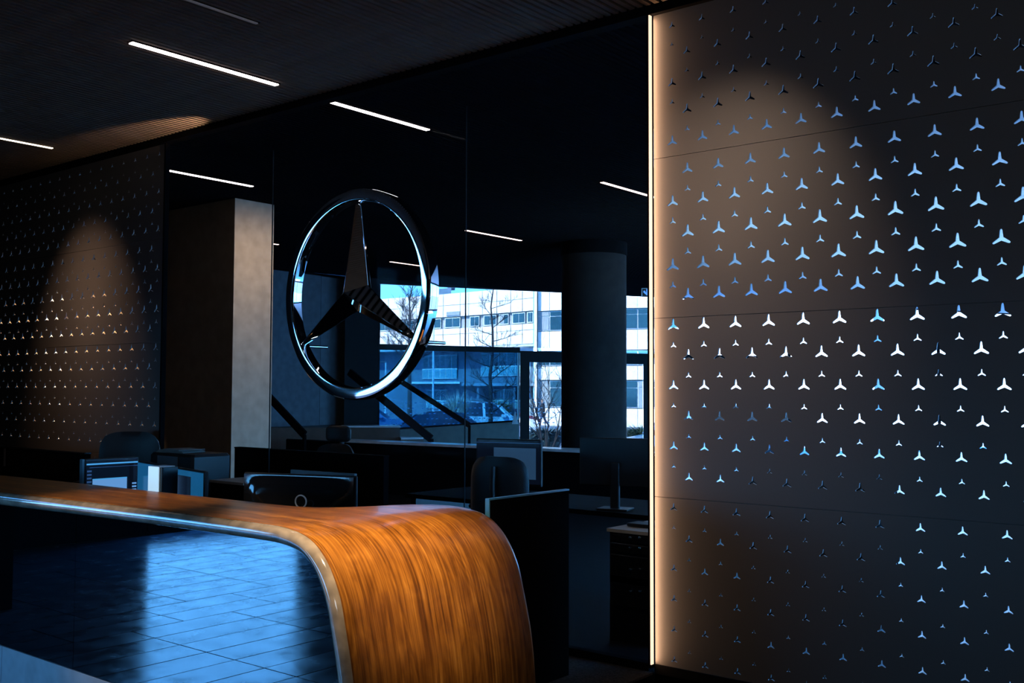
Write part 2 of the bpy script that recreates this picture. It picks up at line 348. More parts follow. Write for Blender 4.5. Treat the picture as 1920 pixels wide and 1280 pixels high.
# office shell
wo_ = MB(); wo_.box((-18.2, 4.9, 0), (-18, OUT[0].y, CZ+.2)); wo_.prism([Vector((-18, OUT[0].y-.2, 0)), Vector((-18, OUT[0].y, 0)), OUT[0], OUT[0]-Vector((0, .2, 0))], (0, 0, CZ+.2))
tag(wo_.build('wall_left', M_WALL), kind='structure')
tag(MB().box((-4.7, 33.8, 0), (3, 34, CZ+.2)).build('wall_far', M_WALL), kind='structure')
w3 = thing('added_side_window', None, None, (2.75, 13, 0), kind='structure')  # unseen glazing added to give the office side light
f = MB(); f.box((2.7, 4.9, 0), (2.85, 6.4, CZ+.1)); f.box((2.7, 19.7, 0), (2.85, 34, CZ+.1)); f.box((2.7, 6.4, -.02), (2.85, 19.7, .15)); f.box((2.7, 6.4, 3.4), (2.85, 19.7, CZ+.1))
for k in range(1, 6): y = 6.4+k*2.217; f.box((2.72, y-.03, .1), (2.82, y+.03, 3.45))
f.build('window_frame', M_FRAME, w3)
for k in range(6): MB().box((2.765, 6.43+k*2.217, .15), (2.775, 6.37+(k+1)*2.217, 3.4)).build('pane', M_GLASSW, w3)
# ------------------------------------------------------------------ star screens
ROWS = {-9: .09, -8: .248, -7: .407, -6: .566, -5: .725, -4: .885, -3: 1.048, -2: 1.208, -1: 1.368, 0: 1.529, 1: 1.688, 2: 1.85, 3: 2.008, 4: 2.17, 5: 2.345, 6: 2.515, 7: 2.682, 8: 2.843, 9: 3.003, 10: 3.162, 11: 3.32, 12: 3.478}
SZ = [(0, .019), (.25, .020), (.566, .0205), (.885, .0235), (1.21, .0275), (1.53, .0325), (1.85, .0370), (2.17, .0405), (2.35, .0400), (2.52, .0355), (2.84, .0320), (3.16, .0270), (3.5, .020)]
def star_size(z):
    for (a, p), (b, q) in zip(SZ, SZ[1:]):
        if z <= b: return p+(q-p)*(z-a)/(b-a)
    return SZ[-1][1]
def star_pts(cx, cz, a):
    out = []
    hw = a*.20; tw = a*.11
    for k in range(3):
        t = pi/2+k*2*pi/3; d = (cos(t), sin(t)); q = (-d[1], d[0])
        out.append((cx+d[0]*a*.90-q[0]*tw*1.15, cz+d[1]*a*.90-q[1]*tw*1.15))
        out.append((cx+d[0]*a*1.03-q[0]*tw*.55, cz+d[1]*a*1.03-q[1]*tw*.55))
        out.append((cx+d[0]*a*1.03+q[0]*tw*.55, cz+d[1]*a*1.03+q[1]*tw*.55))
        out.append((cx+d[0]*a*.90+q[0]*tw*1.15, cz+d[1]*a*.90+q[1]*tw*1.15))
        v = t+pi/3; out.append((cx+cos(v)*hw*1.25, cz+sin(v)*hw*1.25))
    return out
SEAMS = [.05, .936, 1.893, 2.762, 3.575]
def perforated(parent, x0, x1, xs, step, c0, c1, shift):
    for si in range(4):
        za, zb = SEAMS[si]+.0015, SEAMS[si+1]-.0015
        stars = []
        for r, z in ROWS.items():
            for c in range(c0, c1+1):
                x = xs+c*step
                even = (c+r+shift) % 2 == 0 if r >= -5 else (c+shift) % 2 == 0
                for zz, on, sc in ((z, even, 1), (z-.105, even if r >= -5 else not even, .57)):
                    a = star_size(zz)*sc
                    if on and za+.5*a+.004 < zz and zz+a+.004 < zb and x0+a+.003 < x < x1-a-.003: stars.append(star_pts(x, zz, a))
        vs = [Vector((x0, za)), Vector((x1, za)), Vector((x1, zb)), Vector((x0, zb))]; faces = [[0, 1, 2, 3]]; ed = []
        for s in stars:
            o = len(vs); vs += [Vector(p) for p in s]; faces.append(list(range(o, o+len(s))))
        V, E, Fc, ov, oe, of = geometry.delaunay_2d_cdt(vs, ed, faces, 0, 1e-6)
        mb = MB(); n = len(V); y0, y1 = YG, YG+.010
        tri = [t for t, src in zip(Fc, of) if all(k == 0 for k in src) and src]
        vv = [(p.x, y0, p.y) for p in V]+[(p.x, y1, p.y) for p in V]
        fs = [tuple(t) for t in tri]+[tuple(i+n for i in reversed(t)) for t in tri]
        cnt_e = {}
        for t in tri:
            for a, b in zip(t, list(t[1:])+[t[0]]): cnt_e[(a, b)] = 1
        for (a, b) in cnt_e:
            if (b, a) not in cnt_e: fs.append((b, a, a+n, b+n))
        ns = 2*len(tri)
        mb.add(vv, fs); o = mb.build('sheet', M_PERF, parent); o.data.materials.append(mat('lit_cut_edge', (.30, .31, .32), .4, spec=.5))  # cut edges paler than the sheet, lit rims put into the colour
        for pg in o.data.polygons:
            if pg.index >= ns: pg.material_index = 1
        if si: MB().box((x0, YG+.0105, za-.0045), (x1, YG+.0135, za+.0015)).build('joint_strip', M_PERF, parent)
rs = thing('perforated_screen', 'dark star-cut metal screen right of the glass, glowing along its left edge', 'screen', (-1, YG, 0), 'perforated star screens')
perforated(rs, -2.885, 1.19, -2.770, .0907, 0, 32, 0)
MB().box((-2.911, 4.772, .03), (-2.899, 4.82, 3.575)).build('edge_profile', M_MATTE, rs)
tag(MB().box((-2.899, 4.772, .05), (-2.893, 4.796, 3.56)).build('edge_light', M_LED, rs), 'warm glowing edge light')
MB().box((-2.89, 4.80, HF), (1.19, 4.83, .048)).build('base_rail', M_MATTE, rs)
ls = thing('perforated_screen', 'dark metal screen with gold-lit star cutouts, left of the glass behind the desk', 'screen', (-9.5, YG, 0), 'perforated star screens')
perforated(ls, -11.4, -7.605, -8.808, .0930, -27, 14, 0)
MB().box((-7.605, 4.79, .0), (-7.585, 4.83, 3.575)).build('edge_profile', M_MATTE, ls)
MB().box((-11.4, 4.806, .0), (-7.6, 4.83, .05)).build('base_rail', M_MATTE, ls)
# glass partition
gp = thing('window_1', None, None, (-5.2, YG+.03, 0), kind='structure')
gx = [-7.58, -6.211, -4.274, -2.93]
for a, b in zip(gx, gx[1:]): MB().box((a+.003, YG+.024, .04), (b-.003, YG+.036, 3.56)).build('pane', M_GLASS, gp)
for x in gx[1:3]: MB().box((x-.0022, YG+.026, .04), (x+.0022, YG+.034, 3.30)).build('pane_joint', mat('joint_silicone', (.02, .021, .022), .8, spec=.1), gp)
MB().box((-7.58, YG+.005, 0), (-2.93, YG+.055, .045)).build('base_channel', M_MATTE, gp)
# ------------------------------------------------------------------ linear ceiling lights
first = None
def lin(x, y0, y1, label, m=None, w=.042):
    t = thing('linear_ceiling_light', label, 'ceiling light', (x, (y0+y1)/2, CZ), 'linear lights in the slatted ceiling')
    MB().box((x-w/2-.004, y0-.01, CZ-.004), (x+w/2+.004, y1+.01, CZ+.065)).build('housing', M_MATTE, t)
    MB().box((x-w/2, y0, CZ-.010), (x+w/2, y1, CZ-.004)).build('diffuser', m or M_TUBE, t)
lin(-5.645, 3.314, 4.41, 'bright linear light in the slatted ceiling on the near side of the glass')
lin(-5.671, 4.90, 5.94, 'bright linear light just behind the glass, above the big ring emblem')
lin(-8.687, 5.495, 6.493, 'linear light that starts at the top right edge of the left star screen')
lin(-5.73, 8.53, 9.75, 'linear light beside the right star screen, high behind the glass', M_TUBE2)
lin(-11.89, 8.93, 9.353, 'short faint linear light right of the lit pillar top', M_TUBE2)
lin(-8.866, 10.02, 11.18, 'linear light deep in the office, right of the big ring emblem', M_TUBE2)
lin(-12.02, 11.73, 12.75, 'faint linear light seen through the upper right of the ring emblem', M_TUBE2)
lin(-8.68, 3.35, 4.376, 'linear light cut by the left frame edge, above the left star screen', mat('broken_light_diffuser', (1, .9, .7), .5, emit=(1, .80, .58), estr=4), .03)
lin(-4.776, 2.4, 3.585, 'unlit dark linear light near the top of the slatted ceiling', M_TUBE0, .02)
# ------------------------------------------------------------------ star emblem
EX, EZ, EY = -5.010, 2.128, 4.595
em = thing('star_emblem', 'large polished chrome three-pointed star in a ring, hanging before the glass', 'emblem', (EX, EY, EZ))
ring = MB(); NR = 160
prof = [(.612, .036), (.612, -.030), (.6145, -.037), (.621, -.0425), (.652, -.0450), (.683, -.0425), (.6895, -.037), (.692, -.030), (.692, .036), (.684, .042), (.620, .042), (.612, .036)]
ring.lathe((EX, EY, EZ), prof, NR, 'Y')
o = ring.build('ring', M_CHROME, em, 20)
for k in range(3):
    t = pi/2+k*2*pi/3; d = Vector((cos(t), 0, sin(t))); h = .128
    c = Vector((EX, EY, EZ))
    def dirv(a, r, y=0): return c+Vector((cos(a)*r, y, sin(a)*r))
    tip = .645; va, vb = dirv(t-pi/3, .112), dirv(t+pi/3, .112)
    f0, b0 = c+Vector((0, -h, 0)), c+Vector((0, h, 0))
    q = Vector((-d.z, 0, d.x)); tw = .012
    tf, tb = dirv(t, tip, -.020), dirv(t, tip, .02); tl, tr = dirv(t, tip)+q*tw, dirv(t, tip)-q*tw
    m = MB().add([f0, b0, va, vb, tf, tb, tr, tl], [(0, 2, 6, 4), (0, 4, 7, 3), (1, 5, 6, 2), (1, 3, 7, 5), (4, 6, 5, 7)])
    o = m.build('star_arm', M_CHROME, em)
    bv = o.modifiers.new('bevel', 'BEVEL'); bv.width = .0045; bv.segments = 2; bv.limit_method = 'ANGLE'; bv.angle_limit = .3
for a in (radians(90), radians(210), radians(330)):
    p = Vector((EX+.652*cos(a), 0, EZ+.652*sin(a)))
    MB().tube([(p.x, EY+.038, p.z), (p.x, YG+.026, p.z)], .010, 12).build('standoff', M_CHROME, em)
# ------------------------------------------------------------------ reception desk
dk = thing('reception_desk', 'wooden waterfall reception counter with polished black front panels', 'desk', (-5, 3.2, 0))
TOPZ = .937
P0 = [(-9.0, TOPZ), (-7.5, TOPZ), (-6.2, TOPZ), (-5.3, TOPZ), (-4.6, TOPZ), (-4.2, TOPZ), (-3.95, TOPZ), (-3.75, TOPZ), (-3.60, .937), (-3.48, .936), (-3.40, .932), (-3.30, .916), (-3.217, .880), (-3.136, .806), (-3.071, .693), (-3.036, .576), (-3.006, .458), (-2.99, .381), (-2.972, .24), (-2.955, .0), (-2.935, -.248)]
def catmull(P, n):
    out = []
    for i in range(len(P)-1):
        p0 = Vector(P[max(i-1, 0)]); p1 = Vector(P[i]); p2 = Vector(P[i+1]); p3 = Vector(P[min(i+2, len(P)-1)])
        for k in range(n):
            t = k/n; out.append(.5*((2*p1)+(-p0+p2)*t+(2*p0-5*p1+4*p2-p3)*t*t+(-p0+3*p1-3*p2+p3)*t**3))
    return out+[Vector(P[-1])]
PR = catmull(P0, 6)
for p in PR:
    if p.x < -3.7: p.y = TOPZ
YF = [(-9, 2.50), (-7, 2.545), (-5.9, 2.595), (-5.0, 2.655), (-4.4, 2.69), (-3.8, 2.705), (-3, 2.705)]
YB = [(-9, 3.10), (-6.9, 3.19), (-5.9, 3.235), (-4.43, 3.262), (-4.1, 3.268), (-3.97, 3.28), (-3.86, 3.315), (-3.78, 3.39), (-3.72, 3.50), (-3.68, 3.61), (-3.63, 3.70), (-3.56, 3.77), (-3.48, 3.80), (-3.40, 3.805), (-2.9, 3.805)]
TH = .068
def countertop():
    mb = MB(); uvs = []; nrm = []; L = [0]
    for i in range(1, len(PR)): L.append(L[-1]+(PR[i]-PR[i-1]).length)
    loops = []; arcs = 6; cross = 14
    for i, p in enumerate(PR):
        t = (PR[min(i+1, len(PR)-1)]-PR[max(i-1, 0)]).normalized(); n = Vector((-t.y, t.x))
        if n.y < 0 and abs(t.x) > abs(t.y): n = -n
        if n.x < 0 and abs(t.y) > abs(t.x): n = -n
        yf = lerp_tab(YF, p.x); yb = lerp_tab(YB, p.x)
        r = TH/2; pts = []
        for k in range(cross+1): pts.append((yf+r+(yb-yf-2*r)*k/cross, 0))
        for k in range(1, arcs): a = pi/2-pi*k/arcs; pts.append((yb-r+r*cos(a), -r+r*sin(a)))
        for k in range(cross+1): pts.append((yb-r-(yb-yf-2*r)*k/cross, -TH))
        for k in range(1, arcs): a = -pi/2-pi*k/arcs; pts.append((yf+r+r*cos(a), -r+r*sin(a)))
        sk = min(1, max(0, (p.x+3.9)/.5))
        vs = [Vector((p.x+n.x*d+.06*sk*(y-2.72)/1.08, y, p.y+n.y*d)) for y, d in pts]
        loops.append([(v, (L[i], y+(.0 if d > -TH/2 else .3))) for v, (y, d) in zip(vs, pts)])
    m = len(loops[0])
    for lp in loops:
        for v, u in lp: mb.v.append(tuple(v)); uvs.append(u)
    for i in range(len(loops)-1):
        for k in range(m): mb.f.append((i*m+k, i*m+(k+1) % m, (i+1)*m+(k+1) % m, (i+1)*m+k)); mb.sm.append(True)
    mb.f += [tuple(range(m)), tuple(range((len(loops)-1)*m, len(loops)*m))]; mb.sm += [False, False]
    o = mb.build('countertop', M_WOOD, dk, 60)
    o.data.materials.append(mat('varnished_wood_edge', (.38, .29, .21), .12, spec=.8, coat=1.0, vscale=14, var=.3))
    for pg in o.data.polygons:
        if len(pg.vertices) == 4 and all(v % m >= m-arcs-1 or v % m == 0 for v in pg.vertices): pg.material_index = 1
    l = o.data.uv_layers.new(name='UVMap')
    for lp in o.data.loops: l.data[lp.index].uv = uvs[lp.vertex_index]
    return o
countertop()
# front panels: the right one follows the underside of the curve
YD = 2.85
under = []
for i, p in enumerate(PR):
    if p.x > -3.75:
        t = (PR[min(i+1, len(PR)-1)]-PR[max(i-1, 0)]).normalized(); n = Vector((-t.y, t.x))
        if n.y < 0 and abs(t.x) > abs(t.y): n = -n
        if n.x < 0 and abs(t.y) > abs(t.x): n = -n
        under.append((p.x-n.x*(TH+.004), p.y-n.y*(TH+.004)))
under = [u for u in under if u[1] > .04][::2]
pts = [(-5.29, YD, .015), (-5.29, YD, TOPZ-TH-.004)]+[(x, YD, z) for x, z in under]+[(under[-1][0], YD, .015)]
MB().prism(pts, (0, .012, 0)).build('front_panel', M_DESKGL, dk)
for a, b in ((-7.05, -5.294), (-8.9, -7.054)): MB().box((a, YD, .015), (b, YD+.012, TOPZ-TH-.004)).build('front_panel', M_DESKGL, dk)
MB().box((-8.9, YD+.014, .0), (-3.35, YD+.06, .84)).build('carcass', M_MATTE, dk)
MB().box((-8.9, YD+.061, .52), (-3.75, 4.02, .549)).build('work_surface', M_MATTE, dk)
# dark glass end screen beside the leg
es = thing('end_screen', 'black glass side screen with a bright bluish edge, right of the wooden counter leg', 'screen', (-3.21, 4.13, 0))
MB().box((-3.235, 3.815, .0), (-3.215, 4.47, .972)).build('glass_panel', M_MATTE, es)
e = MB(); e.box((-3.236, 3.808, .972), (-3.212, 4.47, .980)); e.box((-3.236, 3.808, .0), (-3.212, 3.815, .972))
tag(e.build('edge_strip', M_STEELB, es), 'bright pale blue polished edge')
cp = MB().box((-3.9, 3.86, -.008), (-2.90, 4.80, .004)).build('carpet', M_CARPET); tag(cp, 'small patch of brown-grey carpet on the floor by the right star screen', 'carpet')
# ------------------------------------------------------------------ office behind the glass
# pillar wall with the lit beige end face
pw = thing('pillar_wall', None, None, (-9.5, 7.0, 0), kind='structure')
PA, PB = -9.40, 6.8
tag(MB().box((-17.9, 6.8, 0), (PA-.004, 7.33, CZ+.06)).build('wall_panel', mat('shaded_beige_plaster', (.17, .125, .09), .9, spec=.1), pw), None)  # pillar beige darkened on this face, shade put into the colour
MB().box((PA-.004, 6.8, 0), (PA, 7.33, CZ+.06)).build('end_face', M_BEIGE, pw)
pw.name = 'wall_inner'
for i, (x0, x1) in enumerate(((-13.48, -12.92), (-15.2, -15.05))):
    tag(MB().box((x0, 6.74, 0), (x1, 6.797, 3.5)).build('trim_%d' % (i+2), mat('white_pilaster', (.72, .74, .76), .6)), kind='structure')
# far wall and window line (oblique to the screens)
def wslab(mb, pa, pb, z0, z1, o0=0, o1=.2):
    a, b = wpt(pa, z0, o0), wpt(pb, z0, o0); c, d = wpt(pb, z0, o1), wpt(pa, z0, o1)
    return mb.prism([a, b, c, d], (0, 0, z1-z0))
bw = thing('wall_back', None, None, wpt(560, 0, .3), kind='structure')
wslab(MB(), 110, 499.5, 0, CZ+.06, .02, .1).build('wall_panel', M_WALL, bw)
for a, b in zip((110, 470, 600, 645), (470, 600, 645, 712)): wslab(MB(), a, b, -.05, CZ+.12, .32, .42).build('wall_backing', M_WALL, bw)
wslab(MB(), 500.5, 600, .86, 3.6, 0, .3).build('wall_panel', M_BLUEW, bw)
wslab(MB(), 600.5, 646, .86, 3.6, .05, .3).build('wall_panel', mat('grey_blue_wall_lighter', (.15, .175, .20), .9, spec=.05), bw)
wslab(MB(), 472, 500, 3.32, 3.6, .005, .3).build('door_head', M_BLUEW, bw)
wslab(MB(), 495, 500, .86, 3.32, .005, .3).build('door_jamb', M_BLUEW, bw)
wslab(MB(), 470, 646, 0, .86, -.03, .3).build('wall_panel', mat('dark_plinth_wall', (.03, .03, .033), .6), bw)
co = tag(wslab(MB(), 646, 708, 0, CZ+.06, -.5, .1).build('column', M_FRAME), kind='structure')
w2 = thing('window_2', None, None, wpt(950, 0), kind='structure')
f = MB(); wslab(f, 708, 975, 2.29, 2.40, -.05, .08); f.build('transom', M_FRAME, w2)
f = MB(); wslab(f, 975, 1222, 2.10, 2.33, -.05, .08); wslab(f, 1222, 2100, 2.24, 2.33, -.05, .08); f.build('transom', M_FRAME, w2)
f = MB(); wslab(f, 975, 993, 0, 2.3, -.06, .10); f.build('mullion', M_FRAME, w2)
f = MB(); wslab(f, 1206, 1226, 0, 2.3, -.06, .10); f.build('mullion', M_FRAME, w2)
for px in (1480, 1760): wslab(MB(), px-3, px+3, 0, CZ, -.05, .08).build('mullion', M_FRAME, w2)
tag(wslab(MB(), 970, 974.5, .2, 2.29, -.02, .05).build('side_bead', mat('pale_steel_bead', (.25, .42, .52), .4), w2), 'pale steel bead')
f = MB(); wslab(f, 704, 710, 0, CZ+.05, -.05, .12); f.build('jamb', M_FRAME, w2)
f = MB(); wslab(f, 708, 2100, CZ-.02, CZ+.1, -.03, .08); f.build('head_rail', M_FRAME, w2)
for a, b, z0, z1, m in ((708, 975, 0, 2.29, M_GLASSB), (708, 1231, 2.40, 3.58, M_GLASSO), (1232, 1480, 2.40, 3.58, M_GLASSW), (993, 1206, 0, 2.10, M_GLASSO), (1226, 1480, 0, 2.24, M_GLASSW), (1483, 1757, 0, 3.58, M_GLASSW), (1763, 2100, 0, 3.58, M_GLASSW)):
    wslab(MB(), a+1, b-1, z0, z1, .02, .03).build('pane', m, w2)
dots = MB()
for r in range(6):
    z = .72+r*.105
    for k in range(56):
        px = 722+k*8.9+(4.4 if r % 2 else 0)
        if px > 1048 or 970 < px < 996 or random.random() < .15: continue
        p = wpt(px, z, .0); u = (wpt(px+1, z)-p).normalized()
        dots.prism([p-u*.022, p+u*.022, p+u*.022+Vector((0, 0, .016)), p-u*.022+Vector((0, 0, .016))], (0.002, -.004, 0))
mf = bpy.data.materials.new('white_film_dots'); mf.use_nodes = True; n_ = mf.node_tree; n_.nodes.clear()
oo = n_.nodes.new('ShaderNodeOutputMaterial'); tl = n_.nodes.new('ShaderNodeBsdfTranslucent'); tl.inputs[0].default_value = (.55, .62, .66, 1); n_.links.new(tl.outputs[0], oo.inputs[0])
tag(dots.build('marking_dots', mf, w2), kind='stuff')
tx = bpy.data.curves.new('house_number', 'FONT'); tx.body = '121'; tx.size = .125; tx.extrude = .002; tx.align_x = 'CENTER'; tx.space_character = .9
to = bpy.data.objects.new('house_number', tx); COL.objects.link(to); to.parent = w2
p = wpt(1010.5, 0, -.01); u = (wpt(1030, 0)-wpt(990, 0)).normalized()
to.location = Vector((p.x, p.y, at(1010, 691, wl_at(1010)).z))-Vector(w2.location)
to.rotation_euler = (pi/2, 0, math.atan2(u.y, u.x)+pi); tx.materials.append(mat('black_film_digits', (.01, .02, .04), .5))
tag(to, 'black door number seen from behind')
# round column
p = at(1113.5, 720, 14.6); R = .462
rc = thing('column', None, None, (p.x, p.y, 0), kind='structure')
MB().lathe((p.x, p.y, 0), [(0, 0), (R, 0), (R, 3.42), (0, 3.42)], 48).build('column_shaft', M_COLUMN, rc)
MB().lathe((p.x, p.y, 0), [(0, 3.42), (R+.012, 3.42), (R+.012, CZ+.05), (0, CZ+.05)], 48).build('column_collar', M_MATTE, rc)
# low black counter wall with the pale top
def oslab(mb, P, z0, z1):
    return mb.prism([Vector((q.x, q.y, z0)) for q in P], (0, 0, z1-z0))
a, b = at(640, 800, 15.5), at(1260, 800, 12.3); dd = (at(640, 800, 15.95)-a)
a0 = a-(b-a)*.22
lw_ = thing('counter_wall', 'low black counter wall with pale stone top, across the office before the window', 'counter', ((a.x+b.x)/2, (a.y+b.y)/2, 0))
oslab(MB(), [a0+dd*.1, b+dd*.1, b+dd*.8, a0+dd*.8], 0, .72).build('body', M_MATTE, lw_)
oslab(MB(), [a, b, b+dd, a+dd], .72, .755).build('stone_top', M_PALE, lw_)
# stair landing and steps
st = thing('stair_landing', 'brown stair landing with two pale stepped tops by the dark pillar', 'stairs', at(650, 800, 17.2)*1)
st.location.z = 0
A, B = at(470, 800, 16.80), at(750, 800, 17.05)
oslab(MB(), [A, B, B+dd*1.1, A+dd*.8], 0, .885).build('landing', M_RISER, st)
A2, B2 = at(640, 800, 16.92), at(751, 800, 17.02)
oslab(MB(), [A2, B2, B2+dd*1.1, A2+dd*.9], .888, .915).build('tread', M_PALE, st)
A3, B3 = at(752, 800, 16.75), at(794, 800, 16.95)
oslab(MB(), [A3, B3, A3+dd*.9], 0, .70).build('step', M_RISER, st)
oslab(MB(), [A3, B3, A3+dd*.9], .702, .73).build('tread', M_PALE, st)
# ramp parapet
A, B = at(735, 800, 18.0), at(972, 800, 18.9)
pr = thing('ramp_parapet', 'dark grey-green sloping parapet under the window', 'parapet', ((A.x+B.x)/2, (A.y+B.y)/2, 0))
za, zb = at(735, 806, 18).z, at(972, 790, 18.9).z
pts = [Vector((A.x, A.y, 0)), Vector((B.x, B.y, 0)), Vector((B.x, B.y, zb)), Vector((A.x, A.y, za))]
MB().prism(pts, dd*.35).build('wall_panel', mat('grey_green_parapet', (.10, .125, .12), .8), pr)
pts = [Vector((A.x, A.y, za+.001)), Vector((B.x, B.y, zb+.001)), Vector((B.x, B.y, zb+.03)), Vector((A.x, A.y, za+.03))]
MB().prism(pts, dd*.36).build('coping', M_MATTE, pr)
MB().prism([at(960, 795, 18.6), at(972, 795, 18.6), at(966, 770, 18.6)], dd*.05).build('end_plate', mat('pale_end_plate', (.4, .5, .55), .5), pr)
def handrail(label, pa, pb, D0, D1, post, r):
    A, B = at(*pa, D0), at(*pb, D1)
    t = thing('handrail', label, 'handrail', (B.x, B.y, 0), 'dark sloping stair rails')
    n = (B-A).normalized(); up = n.cross(Vector((cos(YAW), sin(YAW), 0)).cross(n)).normalized(); s = n.cross(Vector((0, 0, 1))).normalized(); v = s.cross(n).normalized()
    MB().prism([A-v*r-s*r*.4, A+v*r-s*r*.4, A+v*r+s*r*.4, A-v*r+s*r*.4], B-A).build('rail', M_MATTE, t)
    if post: MB().prism([B+Vector((x, y, 0)) for x, y in ((-post, -post), (post, -post), (post, post), (-post, post))], (0, 0, -B.z)).build('post', M_MATTE, t)
    return t
handrail('black stair rail sloping down left of the emblem, before the blue wall', (468, 705), (571, 815), 15.6, 15.0, .02, .055)
handrail('nearer black stair rail before the window, lower of the two', (655, 697), (808, 822), 16.6, 15.9, .03, .058)
handrail('upper thin black stair rail before the window, ending in a slim post', (735, 704), (880, 797), 17.4, 16.6, .016, .042)
# exit sign
p = at(1218, 547.5, 18.5); sg = thing('exit_sign', 'hanging black exit sign with a blue down arrow, by the right star screen', 'sign', p)
u = Vector((cos(YAW), sin(YAW), 0)); n = Vector((-sin(YAW), cos(YAW), 0)); z = Vector((0, 0, 1))
def fr(o, pts): return [o+u*x+z*y for x, y in pts]
MB().prism(fr(p, [(-.135, -.072), (.30, -.072), (.30, .066), (-.135, .066)]), n*.04).build('plate', M_BLACK, sg)
MB().prism(fr(p-n*.001, [(-.140, -.075), (-.133, -.075), (-.133, .070), (-.140, .070)]), n*.045).build('frame', M_SILVER, sg)
MB().prism(fr(p-n*.001, [(-.140, .064), (.30, .064), (.30, .071), (-.140, .071)]), n*.045).build('frame', M_SILVER, sg)
ar = [(-.060, .055), (-.036, .055), (-.036, -.012), (-.002, .030), (.018, .018), (.018, -.005), (-.048, -.060), (-.112, -.005), (-.112, .018), (-.094, .030), (-.060, -.012)]
MB().prism(fr(p-n*.004, ar), n*.004).build('arrow', mat('blue_sign_arrow', (.1, .3, .8), .5, emit=(.12, .34, .85), estr=.8), sg)
MB().tube([p+u*.05+z*.07, p+u*.05+z*(CZ-p.z)], .008, 6).build('hanger', M_BLACK, sg)
# ------------------------------------------------------------------ things in the staff area and the office
def monitor(name, label, c, yaw, wd, ht, stand_z, group=None, screen=None):
    """flat monitor: c = centre of the panel, yaw = direction it faces (0 = toward -Y)"""
    c = Vector(c); t = thing(name, label, 'monitor', (c.x, c.y, stand_z), group)
    R = Matrix.Rotation(yaw, 3, 'Z')
    MB().obox(c+R@Vector((0, .015, 0)), (wd, .03, ht), R, .006).build('bezel', M_PLASTIC, t)
    MB().obox(c+R@Vector((0, -.001, .004)), (wd-.024, .004, ht-.03), R).build('screen', screen or M_GLOSSB, t)
    MB().obox(c+R@Vector((0, .045, -(c.z-stand_z)/2)), (.07, .03, c.z-stand_z-.004), R, .006).build('neck', M_PLASTIC, t)
    MB().obox(Vector((c.x, c.y, stand_z+.006))+R@Vector((0, .04, 0)), (.24, .18, .012), R, .005).build('foot', M_PLASTIC, t)
    return t, R
WZ = .55
# left end: lit monitor
S_DARK = mat('dark_lit_screen', (.002, .002, .004), .12, emit=(.004, .008, .02), estr=.5)
S_BLUE = mat('pale_blue_screen_window', (.05, .1, .2), .15, emit=(.13, .34, .72), estr=.85)
S_LINE = mat('blue_screen_bar', (.05, .1, .2), .15, emit=(.06, .33, .70), estr=1.0)
S_DIM = mat('dim_blue_screen_rows', (.05, .1, .2), .15, emit=(.03, .09, .25), estr=.6)
a, b = on_y(155, 858, 3.83), on_y(258, 845, 4.20)
cc = (on_y(160, 930, 3.80)+on_y(262, 905, 4.10))/2
ma, mb2 = Vector(on_y(159, 865, 3.62)), Vector(on_y(261, 851, 4.02))
mu = Vector((mb2.x-ma.x, mb2.y-ma.y, 0)); wd = mu.length; yw = math.atan2(mu.y, mu.x)
ctr = Vector(((ma.x+mb2.x)/2, (ma.y+mb2.y)/2, (ma.z+mb2.z)/2-.19))
t, Rm = monitor('desktop_monitor', 'black monitor with a pale blue window on its lit screen, on the staff desk', ctr, yw, wd, .38, WZ, 'staff monitors', S_DARK)
def scr(name, x0, x1, z0, z1, m, d=.0045):
    MB().obox(ctr+Rm@Vector(((x0+x1)/2*wd, -d, (z0+z1)/2)), (abs(x1-x0)*wd, .0015, abs(z1-z0)), Rm).build(name, m, t)
scr('title_bar', -.47, .47, .148, .158, S_LINE); scr('menu_line', -.42, .47, .128, .131, S_DIM)
scr('open_window', -.36, .27, -.19, .045, S_BLUE); scr('window_edge', -.36, .27, .045, .053, S_LINE)
for k in range(9): scr('sidebar_row', -.46, -.38, .10-k*.024, .112-k*.024, S_DIM)
for k in range(4): scr('list_row', .37, .45, .0-k*.022, .011-k*.022, S_BLUE)
MB().obox(ctr+Rm@Vector((-wd/2-.012, .012, 0)), (.022, .03, .38), Rm, .004).build('side_strip', mat('blue_grey_bezel', (.07, .14, .18), .35), t)
# black low partition at the far left
p0, p1 = on_y(-60, 852, 4.55), on_y(155, 852, 4.40)
sp_ = thing('low_partition', 'low black partition at the left edge, behind the wooden counter', 'partition', ((p0.x+p1.x)/2, 4.5, 0))
MB().box((p0.x, 4.42, 0), (p1.x, 4.47, p1.z)).build('board', M_MATTE, sp_)
MB().box((p0.x, 4.415, p1.z+.001), (p1.x, 4.475, p1.z+.014)).build('cap', M_BLACK, sp_)
q = on_y(8, 870, 4.41); MB().box((q.x-.006, 4.405, .8), (q.x+.006, 4.418, p1.z)).build('seam_strip', M_GREY, sp_)
